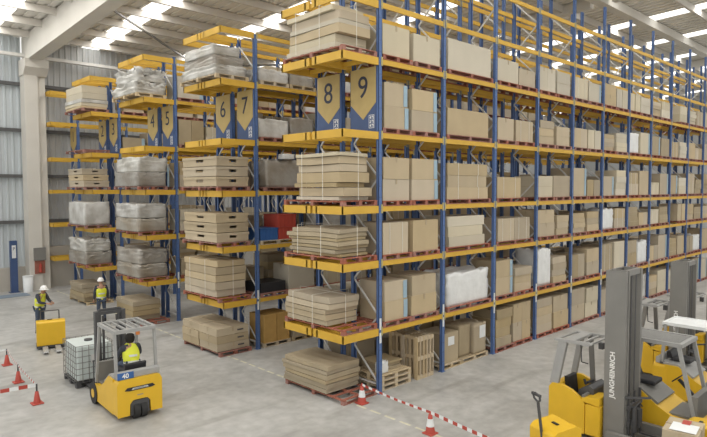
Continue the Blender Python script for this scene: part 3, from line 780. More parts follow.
# rack 7, bay 1 specials: red crates, blue crates, grey bales
z = ZT7[2] + PZ
pallet(1.6, 1.12, PTAN, (1.1, Y7 + .55, z), 'raw wooden pallet under the red and blue crates on rack seven', 'pallets in the racks', True)
def plastic_crate(w, d, h, mat, loc, label):
    t = thing('plastic_crate', label, 'crate', loc, 0, 'plastic crates on rack seven')
    mb = MB(); th = .03
    mb.box(-w / 2, w / 2, -d / 2, d / 2, 0, .04); mb.box(-w / 2, w / 2, -d / 2, -d / 2 + th, 0.04, h); mb.box(-w / 2, w / 2, d / 2 - th, d / 2, .04, h)
    mb.box(-w / 2, -w / 2 + th, -d / 2 + th, d / 2 - th, .04, h); mb.box(w / 2 - th, w / 2, -d / 2 + th, d / 2 - th, .04, h); mb.build('shell', mat, t, recalc=False)
    m = MB()
    m.box(-w / 2 - .02, w / 2 + .02, -d / 2 - .02, d / 2 + .02, h, h + .03)
    for q in range(5): m.box(-w / 2 + .05 + q * (w - .1) / 4 - .01, -w / 2 + .05 + q * (w - .1) / 4 + .01, -d / 2 - .015, -d / 2, .03, h - .03)
    m.build('lid', mat, t, recalc=False); return t
plastic_crate(.75, .9, .4, BLUEP, (.72, Y7 + .5, z + .146), 'low blue plastic crate beside the red crates on rack seven')
plastic_crate(.8, .9, .42, REDP, (1.52, Y7 + .5, z + .146), 'lower red plastic crate on rack seven'); plastic_crate(.8, .9, .42, REDP, (1.52, Y7 + .5, z + .6), 'upper red plastic crate stacked on rack seven')
z = ZT7[3] + PZ
pallet(1.8, 1.12, PRED, (1.4, Y7 + .55, z), 'red pallet under the grey draped load on rack seven', 'pallets in the racks')
lumpy(1.7, 1.0, .95, WRAPD, (1.45, Y7 + .55, z + .146), 'grey draped bulky load on the third shelf of rack seven', 'wrapped loads in the racks', 41, .14, top=1.0)
lumpy(.5, .35, .18, WRAPW, (1.55, Y7 + .12, z + 1.16), 'small white wrapped roll lying on the grey load on rack seven', 'wrapped loads in the racks', 42, .1)

# orange plywood crates on the floor at rack 7
pallet(1.2, 1.1, PTAN, (1.0, Y7 + .55, 0), 'raw wooden pallet under the tall orange plywood crates', 'pallets on the floor')
for q, (dx, nm) in enumerate(((-.29, 'left'), (.29, 'right'))):
    mb = MB(); mb.box(-.27, .27, -.45, .45, 0, 1.0); o = tag(mb.build('plywood_crate', PLY, None, (1.0 + dx, Y7 + .5, .146)), '%s tall orange plywood crate at the foot of rack seven' % nm, 'crate', 'plywood crates')
    m = MB()
    for xx in (-.27, .21): m.box(xx, xx + .06, -.47, -.45, 0, 1.0)
    m.box(-.21, .21, -.465, -.45, .94, 1.0); m.box(-.21, .21, -.465, -.45, 0, .06); split_build(m, 'batten', PLY, o)
for q, xx in enumerate((2.3, 3.7)):
    pallet(1.2, 1.1, PTAN, (xx, Y7 + .55, 0), ['raw wooden pallet right of the orange crates at rack seven', 'raw wooden pallet farther right on the floor of rack seven'][q], 'pallets on the floor')
    carton(1.1, .95, .7 + .2 * q, [PLY, CARD][q] if q else CARD, (xx, Y7 + .5, .146), ['brown carton on the floor right of the orange crates', 'taller carton on the floor of rack seven'][q], 'cartons on the floor', 1)

# --- floor level, front rack bays one and two -------------------------
def gp(w, d, loc, label, rz=0): return pallet(w, d, PTAN, loc, label, 'raw wooden pallets on the floor', True, rz)
for k in range(3): gp(1.25, 1.05, (.75, .6, k * .146), ['bottom', 'middle', 'topmost'][k] + ' raw pallet of the flat pile inside the first bay of the front rack')
sheet_stack(.8, .75, .44, .95, .75, [.07, .09, .06], CARDD, 'raw pallets in the first bay', 'scrap cardboard', .06, .05, False, bend=.03)
lumpy(.3, .25, .3, WRAPW, (.42, .35, .438), 'crumpled white bag on the raw pallets in the first bay', 'scrap cardboard', 71, .2)
# standing pallets
for k in range(5):
    for q, zz in enumerate((0.0,)):
        t = gp(1.25, 1.15, (1.52 + .16 * k, .62, .6), '%s raw pallet standing on edge beside the second front post' % ['leftmost', 'second', 'middle', 'fourth', 'rightmost'][k]); 
        t.rotation_euler = (0, PI / 2, 0); t.location = (1.60 + .155 * k, .6, .626)
gp(1.1, 1.1, (3.35, .62, 0), 'raw pallet under the labelled carton right of the second post')
o = carton(.85, .9, .95, CARD, (3.35, .6, .146), 'tan carton with a white paper label, right of the second front post', 'cartons on the floor', 4)
MB().box(-.12, .2, -.462, -.456, .55, .82).build('paper_label', WLAB, o, recalc=False)
gp(1.5, 1.1, (4.6, .62, 0), 'raw pallet carrying two wrapped cartons at the third post')
lumpy(.62, .85, 1.05, CARDD, (4.25, .66, .146), 'left wrapped brown carton on the raw pallet at the third post', 'wrapped cartons', 51, .04, word='wrapped_carton', cat='box')
o = lumpy(.72, .9, 1.0, CARD, (4.98, .58, .146), 'right wrapped tan carton with white sheet on the raw pallet', 'wrapped cartons', 52, .04, word='wrapped_carton', cat='box')
MB().box(-.05, .28, -.46, -.455, .5, .92).build('paper_label', WLAB, o, recalc=False)
# goods of the twin rack behind, floor level, first bays
for b_, (xx, h, m) in enumerate(((.8, .9, CARDD), (2.02, .8, WRAPD), (3.6, 1.1, CARDD), (4.84, 1.0, CARDD))):
    pallet(1.2, 1.05, PTAN, (xx, r8y + .55, 0), 'raw pallet deep in the rack at floor level, %s from the near end' % ORD[b_ + 1], 'pallets on the floor')
    carton(1.1, .95, h, m, (xx, r8y + .55, .146), '%s carton deep in the rack at floor level, %s from the near end' % (CN[m.name], ORD[b_ + 1]), 'cartons on the floor', 1)
#PEOPLE_AND_TRUCKS
# ------------------------------------------------------------ people
def skel(name, P, E, Rd, root, mat, parent, sub=2):
    keys = list(P); ix = {k: i for i, k in enumerate(keys)}
    me = bpy.data.meshes.new(name); me.from_pydata([P[k] for k in keys], [(ix[a], ix[b]) for a, b in E], []); me.materials.append(mat)
    o = bpy.data.objects.new(name, me); COL.objects.link(o)
    if parent is not None: o.parent = parent
    sk = o.modifiers.new('skin', 'SKIN'); sk.use_smooth_shade = True
    lay = me.skin_vertices[0] if len(me.skin_vertices) else None
    if lay is None:
        with bpy.context.temp_override(object=o, active_object=o): bpy.ops.mesh.customdata_skin_add()
        lay = me.skin_vertices[0]
    for k in keys:
        r = Rd[k]; r = (r, r) if not isinstance(r, tuple) else r
        lay.data[ix[k]].radius = r; lay.data[ix[k]].use_root = (k == root)
    s = o.modifiers.new('subsurf', 'SUBSURF'); s.levels = sub; s.render_levels = sub
    dg = bpy.context.evaluated_depsgraph_get(); bpy.context.view_layer.update()
    ev = o.evaluated_get(dg); nm = bpy.data.meshes.new_from_object(ev)
    o.modifiers.clear(); o.data = nm
    for p in nm.polygons: p.use_smooth = True
    return o

def person(label, loc, rz, pose, helmet=True, group=None, sc=1.0):
    """pose: joint dict in local metres, facing +y"""
    V = Vector; J = {k: V(v) for k, v in pose.items()}
    P = {}; Rd = {}; E = []
    def add(k, p, r, frm=None):
        P[k] = tuple(p); Rd[k] = r
        if frm: E.append((frm, k))
    add('pelvis', J['pelvis'], (.14, .10)); add('spine', J['pelvis'].lerp(J['chest'], .5), (.13, .095), 'pelvis'); add('chest', J['chest'], (.16, .105), 'spine')
    add('neck', J['neck'], .052, 'chest'); hd = (J['head'] - J['neck']).normalized()
    add('jaw', J['head'] - hd * .06 + J['face'] * .015, .072, 'neck'); add('skull', J['head'] + hd * .03, .092, 'jaw'); add('crown', J['head'] + hd * .085, .07, 'skull')
    for s in 'lr':
        add('sh' + s, J['sh' + s], .062, 'chest'); add('el' + s, J['el' + s], .045, 'sh' + s); add('wr' + s, J['wr' + s], .028, 'el' + s)
        d = (J['wr' + s] - J['el' + s]).normalized(); side = d.cross(J['face']).normalized() if d.cross(J['face']).length > .1 else V((1, 0, 0))
        palm = J['wr' + s] + d * .07; add('pa' + s, palm, (.034, .018), 'wr' + s)
        for q, (off, ln) in enumerate(((-.03, .06), (-.01, .075), (.01, .072), (.03, .058))):
            a = palm + side * off + d * .035; b = a + d * ln * .6 + J['face'] * .012; add('f%d%s' % (q, s), a, .0095, 'pa' + s); add('g%d%s' % (q, s), b, .008, 'f%d%s' % (q, s))
        a = palm + side * -.045 + d * -.01; add('th' + s, a, .011, 'pa' + s); add('tt' + s, a + d * .035 - side * .012, .009, 'th' + s)
        add('hp' + s, J['hp' + s], .085, 'pelvis'); add('kn' + s, J['kn' + s], .058, 'hp' + s); add('an' + s, J['an' + s], .042, 'kn' + s)
        add('toe' + s, J['an' + s] + J['toe'] * .17 + V((0, 0, -.04)), (.042, .03), 'an' + s)
    body = skel('person', P, E, Rd, 'pelvis', SKIN, None, 1)
    body.location = loc; body.rotation_euler = (0, 0, rz); body.scale = (sc,) * 3; tag(body, label, 'person', group)
    # face
    m = MB(); fc = J['face']; up = hd; sd = fc.cross(up).normalized(); c = J['head']
    for s in (-1, 1): m.cyl(c + fc * .083 + sd * s * .032 + up * .012, c + fc * .094 + sd * s * .032 + up * .012, .011, 8)
    split_build(m, 'eye', DARKP, body)
    m = MB(); m.cyl(c + fc * .085 + up * .005, c + fc * .112 - up * .03, .008, 8, r2=.016); m.build('nose', SKIN, body)
    m = MB(); m.bar(c + fc * .089 - up * .055 - sd * .022, c + fc * .089 - up * .055 + sd * .022, .008, .008); m.build('mouth', CARDD, body)
    m = MB()
    for s in (-1, 1): m.cyl(c + sd * s * .085, c + sd * s * .1 - fc * .005, .026, 10)
    split_build(m, 'ear', SKIN, body)
    # clothes
    Q = {k: P[k] for k in P if k[:2] in ('pe', 'sp', 'ch', 'sh', 'el') or k in ('wrl', 'wrr')}
    for s in 'lr': Q['wr' + s] = tuple(V(P['el' + s]).lerp(V(P['wr' + s]), .92))
    rr = {k: ((Rd[k][0] + .012, Rd[k][1] + .012) if isinstance(Rd[k], tuple) else Rd[k] + .013) for k in Q}
    skel('jacket', Q, [e for e in E if e[0] in Q and e[1] in Q], rr, 'pelvis', CLOTH, body, 1)
    Q = {k: P[k] for k in P if k[:2] in ('hp', 'kn', 'an', 'pe')}
    rr = {k: ((Rd[k][0] + .012, Rd[k][1] + .012) if isinstance(Rd[k], tuple) else Rd[k] + .014) for k in Q}
    skel('trousers', Q, [e for e in E if e[0] in Q and e[1] in Q], rr, 'pelvis', DENIM, body, 1)
    for s in 'lr':
        m = MB(); a = V(P['an' + s]); b = V(P['toe' + s]); m.cyl(a + V((0, 0, .05)), a - V((0, 0, .055)), .055, 10); m.cyl(a + V((0, 0, -.035)) - J['toe'] * .04, b + V((0, 0, .005)), .05, 10, r2=.045); m.build('shoe', DARKP, body)
    Q = {'a': tuple(J['pelvis'] + (J['pelvis'] - J['chest']).normalized() * .13), 'b': P['spine'], 'c': P['chest'], 'd': tuple(V(P['chest']).lerp(V(P['neck']), .55)), 'l': tuple(V(P['chest']).lerp(V(P['shl']), .92)), 'r': tuple(V(P['chest']).lerp(V(P['shr']), .92))}
    rr = {'a': (.2, .16), 'b': (.19, .15), 'c': (.205, .15), 'd': (.13, .11), 'l': .118, 'r': .118}
    v = skel('safety_vest', Q, [('a', 'b'), ('b', 'c'), ('c', 'd'), ('c', 'l'), ('c', 'r')], rr, 'b', VEST, body, 1)
    ax = (J['chest'] - J['pelvis']).normalized()
    m = MB()
    for t in (.12, .55):
        c0 = J['pelvis'].lerp(J['chest'], t); n = 20; sdv = fc.cross(ax).normalized(); fr = ax.cross(sdv).normalized(); vs = []
        for zz in (-.025, .025):
            for k in range(n):
                an = 2 * PI * k / n; vs.append(c0 + ax * zz + sdv * math.cos(an) * .19 + fr * math.sin(an) * .155)
        m.add(vs, [(k, (k + 1) % n, n + (k + 1) % n, n + k) for k in range(n)], 0, True)
    split_build(m, 'reflective_band', SILV, body)
    if helmet:
        m = MB(); prof = [(.125, 0), (.12, .03), (.112, .07), (.085, .115), (.045, .14), (.0, .147)]
        m.lathe(prof); m.lathe([(.122, .0), (.14, -.004), (.14, .006), (.122, .012)]); m.prism([(-.09, .09), (.09, .09), (.06, .175), (-.06, .175)], 2, -.004, .008)
        h = m.build('helmet', HELM, body); zq = hd.to_track_quat('Z', 'Y')
        h.location = J['head'] + hd * .03; h.rotation_euler = (0, 0, math.atan2(fc.y, fc.x) - PI / 2)
    else:
        m = MB(); m.lathe([(.085, -.10), (.105, -.06), (.116, .0), (.114, .04), (.1, .085), (.07, .112), (.0, .122)], n=18); h = m.build('hair', HAIR, body); h.location = J['head'] + hd * .012 - fc * .035
    return body
STAND = dict(pelvis=(0, 0, .95), chest=(0, 0, 1.33), neck=(0, .0, 1.5), head=(0, .02, 1.62), face=(0, 1, 0), shl=(-.19, 0, 1.43), shr=(.19, 0, 1.43),
             ell=(-.25, -.02, 1.14), elr=(.25, -.02, 1.14), wrl=(-.26, .06, .9), wrr=(.26, .05, .9), hpl=(-.09, 0, .9), hpr=(.09, 0, .9), knl=(-.11, .02, .5), knr=(.11, .0, .5), anl=(-.12, -.02, .095), anr=(.12, -.02, .095), toe=(0, 1, 0))
person('person in white helmet and yellow vest walking away towards the racks', (-2.15, 14.4, 0), rad(-8), STAND, sc=1.06)
DRIVE = dict(STAND); DRIVE.update(pelvis=(0, 0, .93), chest=(0.0, .08, 1.29), neck=(0, .14, 1.45), head=(.02, .2, 1.55), face=(.1, .97, -.2), shl=(-.19, .09, 1.39), shr=(.19, .09, 1.39),
             ell=(-.24, .2, 1.14), elr=(.26, .22, 1.15), wrl=(-.12, .42, 1.1), wrr=(.14, .44, 1.1))
person('person in white helmet and yellow vest steering the yellow pallet truck', (-5.03, 12.7, .3), rad(215), DRIVE, sc=1.05)

# ------------------------------------------------------------ pallet trucks
def pallet_truck(label, loc, rz, stand=False, fork=1.15, s=1.0, tiller=True, hh=.86):
    t = thing('pallet_truck', label, 'pallet truck', loc, rz, None)
    # +y is the fork side, body spans y -0.75..0
    m = MB(); w = .38 * s
    m.prism([(-.62, .12), (-.7, .3), (-.7, hh - .14), (-.6, hh - .06), (-.12, hh), (0, hh - .06), (0, .12)], 0, -w, w); m.build('body', TYEL, t, bevel=.03, seg=2)
    m = MB(); m.box(-.06, .1, -.4, -.34, hh - .03, hh - .008); m.build('lid_grip', DARKP, t)
    m = MB(); m.box(-w - .01, w + .01, -.69, 0.02, .06, .13); m.build('skirt', TDARK, t)
    for x in (-.2, .2):
        m = MB(); m.box(x - .085, x + .085, 0, fork, .05, .11); m.prism([(fork, .05), (fork, .11), (fork + .08, .07)], 0, x - .085, x + .085); m.build('fork', TGREYL, t)
        m = MB(); m.cyl((x - .06, fork - .14, .045), (x + .06, fork - .14, .045), .045, 12); m.build('load_wheel', RUB, t)
    m = MB(); m.cyl((-.05, -.4, .1), (.05, -.4, .1), .1, 16); m.build('drive_wheel', RUB, t)
    if tiller:
        m = MB(); m.bar((0, -.66, .45), (0, -.80, 1.36), .05, .04); m.build('tiller', TDARK, t)
        m = MB(); m.tube([(0, -.8, 1.34), (-.09, -.82, 1.4), (-.1, -.84, 1.49), (0, -.87, 1.54), (.1, -.84, 1.49), (.09, -.82, 1.4), (0, -.8, 1.34)], .022, 8); m.bar((-.13, -.84, 1.5), (.13, -.84, 1.5), .04, .05); m.build('tiller_handle', TDARK, t)
    if stand:
        m = MB(); m.box(-.34, .34, -1.75, -.68, .12, .295); m.build('standing_platform', TDARK, t)
        m = MB(); m.tube([(-.3, -.68, .8), (-.3, -.8, 1.22), (.3, -.8, 1.22), (.3, -.68, .8)], .02, 8); m.build('grab_rail', TDARK, t)
    return t
pallet_truck('yellow pallet truck with the helmeted person standing on it', (-5.06, 11.3, 0), rad(166), True, fork=.75, s=1.2, tiller=False, hh=1.0)
pallet_truck('yellow pallet truck with an upright black tiller in front of the reach trucks', (-.05, -5.45, 0), rad(-112), False, s=.95)

# ------------------------------------------------------------ cones and tape
def cone(loc, label, sleeve=True, h=.46):
    rs = 1.0 if sleeve else .8
    t = thing('traffic_cone', label, 'cone', loc, 0, 'traffic cones')
    m = MB(); m.box(-.14, .14, -.14, .14, 0, .03); m.build('base', REDP, t, bevel=.01)
    m = MB(); m.lathe([(.115 * rs, .03), (.04, h), (.0, h + .005)], n=18); m.build('cone_body', REDP, t)
    m = MB()
    if sleeve: m.lathe([(.094, .18), (.064, .36)], n=18); m.build('reflective_sleeve', WLAB, t)
    m = MB(); m.cyl((0, 0, h - .02), (0, 0, .53), .022, 10); m.build('tape_holder', REDP if sleeve else TDARK, t)
def tape(a, b, label, n=12, w=.07, sag=.0, group=None):
    a = Vector(a); b = Vector(b); t = MB(); N = n * 2
    pt = lambda q: a.lerp(b, q) - Vector((0, 0, sag * math.sin(PI * q)))
    for k in range(N):
        p, q = pt(k / N), pt((k + 1) / N); mi = k % 2; d = Vector((0, 0, w / 2)); s = (b - a).cross(Vector((0, 0, 1))).normalized() * .0015
        t.add([p - d - s, q - d - s, q + d - s, p + d - s, p - d + s, q - d + s, q + d + s, p + d + s], [(0, 1, 2, 3), (7, 6, 5, 4), (0, 4, 5, 1), (1, 5, 6, 2), (2, 6, 7, 3), (3, 7, 4, 0)], mi)
    tag(t.build('barrier_tape', [WLAB, REDP]), label, 'barrier tape', group)
TG = 'red and white barrier tapes'
cone((-.87, -.16, 0), 'red cone with a white sleeve beside the pallet corner at the front rack'); cone((-1.08, -2.62, 0), 'red cone with a white sleeve on the open floor right of the front rack')
tape((-.87, -.16, .5), (-1.08, -2.62, .5), 'red and white tape between the two sleeved cones', 9, .06, .03, TG); tape((-1.08, -2.62, .5), (-1.45, -6.2, .5), 'red and white tape running from the sleeved cone out of the picture bottom', 13, .08, .04, TG)
cone((-6.72, 10.2, 0), 'small red cone at the left edge, farthest from the forklift', False, .33); cone((-6.93, 8.05, 0), 'small red cone at left, middle of the three in a row', False, .33); cone((-7.05, 5.8, 0), 'small red cone nearest to the forklift, at the barrier corner', False, .33)
tape((-6.72, 10.2, .5), (-6.93, 8.05, .5), 'thin red and white tape between the far and middle left cones', 9, .05, .02, TG); tape((-6.93, 8.05, .5), (-7.05, 5.8, .5), 'thin red and white tape between the middle and near left cones', 9, .05, .02, TG)
tape((-7.05, 5.8, .5), (-9.9, 6.3, .5), 'broad red and white barrier tape leaving the near left cone to the left', 7, .1, .02, TG); tape((-6.72, 10.2, .5), (-9.6, 10.9, .5), 'short white and red tape leaving the farthest cone at the left edge', 6, .05, .02, TG)

# ------------------------------------------------------------ counterbalance forklift
def wheel(m, x, y, z, r, w, n=20):
    m.cyl((x - w / 2, y, z), (x + w / 2, y, z), r, n)
def forklift(label, loc, rz, mh=2.25, plate=False, hood=None, group=None, whiteroof=False, lettering=False, sc=1.0):
    t = thing('forklift', label, 'forklift', loc, rz, group); t.scale = (sc,) * 3; mastm = TDARK if plate else TGREY
    hoodm = hood or TGREYL
    m = MB()
    m.prism([(-.53, .12), (-.25, .12), (-.24, .38), (-.17, .47), (.17, .47), (.24, .38), (.25, .12), (.53, .12), (.53, .86), (.47, .98), (-.47, .98), (-.53, .86)], 1, 0.0, .34)
    m.build('counterweight', TYEL, t, bevel=.045, seg=3)
    m = MB(); m.prism([(.3, .12), (.3, .97), (.62, .97), (.95, .72), (1.25, .56), (1.72, .52), (1.9, .42), (1.9, .2), (1.55, .12)], 0, -.525, .525); m.build('chassis', TYEL, t, bevel=.03, seg=2)
    m = MB(); m.box(-.22, .22, .02, .3, .10, .45); m.build('wheel_recess', TDARK, t)
    for x in (-.085, .085):
        m = MB(); wheel(m, x, .12, .19, .19, .13); m.build('rear_wheel', RUB, t)
    for x in (-.46, .46):
        m = MB(); wheel(m, x, 1.72, .27, .27, .18, 24); m.build('front_wheel', RUB, t); 
        m = MB(); m.cyl((x - .1, 1.72, .27), (x + .1, 1.72, .27), .11, 14); m.build('wheel_hub', TYEL, t)
    m = MB(); m.prism([(.06, .98), (.06, 1.13), (.16, 1.16), (.2, .98)], 0, -.5, .5); m.prism([(.2, .97), (.2, 1.02), (.6, 1.02), (1.0, .76), (.95, .72), (.62, .96)], 0, -.5, .5); m.build('seat_deck', hoodm, t, bevel=.012)
    m = MB(); m.box(-.44, .44, .95, 1.65, .56, .60); m.box(-.46, .46, 1.6, 1.72, .5, 1.05); m.build('footwell', TGREY, t)
    m = MB(); m.box(-.24, .24, .35, .82, 1.02, 1.12); m.build('seat', DARKP, t, bevel=.03, seg=2)
    m = MB(); m.prism([(.27, 1.08), (.4, 1.1), (.34, 1.27), (.24, 1.27)], 0, -.25, .25); m.build('seat_back', DARKP, t, bevel=.03, seg=2)
    m = MB(); m.bar((0, 1.55, .9), (-.0, 1.22, 1.22), .06, .06); m.tube([(.15 * math.cos(a), 1.2 + .1 * math.sin(a), 1.24 + .09 * math.sin(a)) for a in [2 * PI * k / 12 for k in range(13)]], .013, 6); m.build('steering_wheel', DARKP, t)
    if not whiteroof and plate:
        m = MB(); m.prism([(-.36, .72), (-.3, .78), (.3, .78), (.36, .72), (.26, .70), (-.26, .70)], 1, -.012, .01); m.build('logo_recess', DARKP, t)
        m = MB(); m.prism([(-.2, .725), (-.17, .762), (.17, .762), (.2, .725)], 1, -.02, -.0121); m.build('logo_plate', SILV, t)
        textmesh('lettering', 'JUNGHEINRICH', .04, LETB, t, (0, -.022, .743), (PI / 2, 0, 0), .001)
        m = MB(); m.box(-.07, .07, -.006, .005, .56, .585); m.build('badge', CARDD, t)
        m = MB(); m.box(-.5, -.13, .035, .055, .985, 1.14); p = m.build('number_plate', BLUEP, t); textmesh('number', '40', .15, LETW, p, (-.32, .032, 1.06), (PI / 2, 0, 0), .001, bold=.004)
    m = MB()
    for x in (-.47, .47): m.bar((x, .2, .97), (x, .28, 2.04), .06, .07)
    split_build(m, 'rear_post', TGREYL, t)
    m = MB()
    for x in (-.47, .47): m.bar((x, 1.68, .55), (x, 1.35, 2.04), .06, .07)
    split_build(m, 'front_post', TGREYL, t)
    m = MB(); m.box(-.5, .5, .2, .28, 2.02, 2.1); m.box(-.5, .5, 1.34, 1.42, 2.02, 2.1); m.box(-.5, -.43, .28, 1.34, 2.02, 2.1); m.box(.43, .5, .28, 1.34, 2.02, 2.1)
    if whiteroof: m.box(-.43, .43, .28, 1.34, 2.05, 2.08)
    else:
        nb = 5 if plate else 9
        for k in range(nb):
            x = -.43 + .86 * (k + .5) / nb; m.box(x - .018, x + .018, .28, 1.34, 2.045, 2.085)
        if not plate:
            for k in range(6): yq = .28 + 1.06 * (k + .5) / 6; m.box(-.43, .43, yq - .01, yq + .01, 2.03, 2.045)
    m.build('overhead_guard', WLAB if whiteroof else TGREYL, t)
    if plate:
        m = MB(); m.cyl((.12, .4, 1.9), (.12, .4, 2.0), .05, 12); m.build('beacon', nmat('amber_lens', (.75, .25, .06), .3), t)
    m = MB()
    for x in (-.33, .33): m.box(x - .05, x + .05, 1.95, 2.1, .08, mh)
    m.box(-.33, .33, 1.97, 2.03, mh - .09, mh - .01); m.box(-.33, .33, 1.97, 2.03, .35, .43); m.build('outer_mast', mastm, t)
    if lettering: textmesh('lettering', 'JUNGHEINRICH', .14, LETW, t, (.384, 2.03, 1.35), (PI / 2, -PI / 2, PI / 2), .001)
    m = MB()
    for x in (-.26, .26): m.box(x - .035, x + .035, 2.0, 2.1, .1, mh + .03)
    m.box(-.26, .26, 2.03, 2.09, mh - .06, mh + .05); m.build('inner_mast', mastm, t)
    m = MB()
    for x in (-.17, .17): m.cyl((x, 2.0, .12), (x, 2.0, mh - .12), .03, 10)
    m.build('lift_cylinder', TDARK, t)
    m = MB(); m.box(-.42, .42, 2.11, 2.15, .14, .24); m.box(-.42, .42, 2.11, 2.15, .42, .52)
    for k in range(6): x = -.4 + .16 * k; m.box(x - .01, x + .01, 2.11, 2.14, .52, .95)
    m.box(-.42, .42, 2.11, 2.14, .95, .98); m.build('carriage', TDARK, t)
    for x in (-.25, .25):
        m = MB(); m.box(x - .05, x + .05, 2.151, 2.19, .05, .55); m.box(x - .05, x + .05, 2.19, 3.25, .05, .09); m.build('fork', TDARK, t)
    return t
FLR = (-5.50, 2.93, 0); FZ = rad(-3)
forklift('yellow forklift numbered 40 with a grey roof guard, driven by a seated person', FLR, FZ, plate=True, sc=1.05)
SIT = dict(pelvis=(0, 0, 1.17), chest=(.02, .1, 1.5), neck=(.03, .15, 1.65), head=(.03, .2, 1.75), face=(.15, .96, -.2), shl=(-.18, .1, 1.58), shr=(.2, .1, 1.58),
           ell=(-.26, .25, 1.33), elr=(.3, .26, 1.34), wrl=(-.12, .5, 1.3), wrr=(.16, .5, 1.28), hpl=(-.1, .04, 1.17), hpr=(.1, .04, 1.17), knl=(-.13, .45, 1.12), knr=(.13, .45, 1.12), anl=(-.12, .55, .72), anr=(.12, .55, .72), toe=(0, 1, 0))
c_, s_ = math.cos(FZ), math.sin(FZ)
person('person in a yellow vest sitting at the wheel of the forklift numbered 40', (FLR[0] - s_ * .53, FLR[1] + c_ * .53, 0.02), FZ, SIT, helmet=False, sc=1.04)

# IBC container on the forks
def ibc(loc, rz, label):
    t = thing('ibc_container', label, 'container', loc, rz); t.scale = (1.06,) * 3
    top, blk, run = pallet_boards(1.0, 1.2); m = MB()
    for q in (top, blk): m.add(q.v, q.f)
    for k in range(3): m.add([(v[0], v[1] + k * 1.08 / 2, v[2]) for v in run.v], run.f)
    m.build('base_pallet', TDARK, t)
    m = MB(); m.box(-.46, .46, -.56, .56, .16, 1.12); m.build('bottle', IBCP, t, bevel=.06, seg=3)
    m = MB(); m.cyl((0, 0, 1.12), (0, 0, 1.16), .11, 16); m.build('screw_cap', TDARK, t)
    m = MB(); r = .009
    for z in (.2, .36, .52, .68, .84, 1.0, 1.13): m.tube([(-.5, -.6, z), (.5, -.6, z), (.5, .6, z), (-.5, .6, z), (-.5, -.6, z)], r, 5)
    for k in range(7):
        x = -.5 + k / 6.0
        for y in (-.6, .6): m.cyl((x, y, .15), (x, y, 1.14), r, 5)
    for k in range(8):
        y = -.6 + 1.2 * k / 7
        for x in (-.5, .5): m.cyl((x, y, .15), (x, y, 1.14), r, 5)
    m.build('wire_cage', TGREY, t)
    m = MB(); m.box(-.12, .14, -.615, -.61, .62, .86); m.build('id_plate', GAL, t)
ibc((-5.34, 6.86, 0), FZ, 'white plastic tank in a wire cage carried by the forklift')

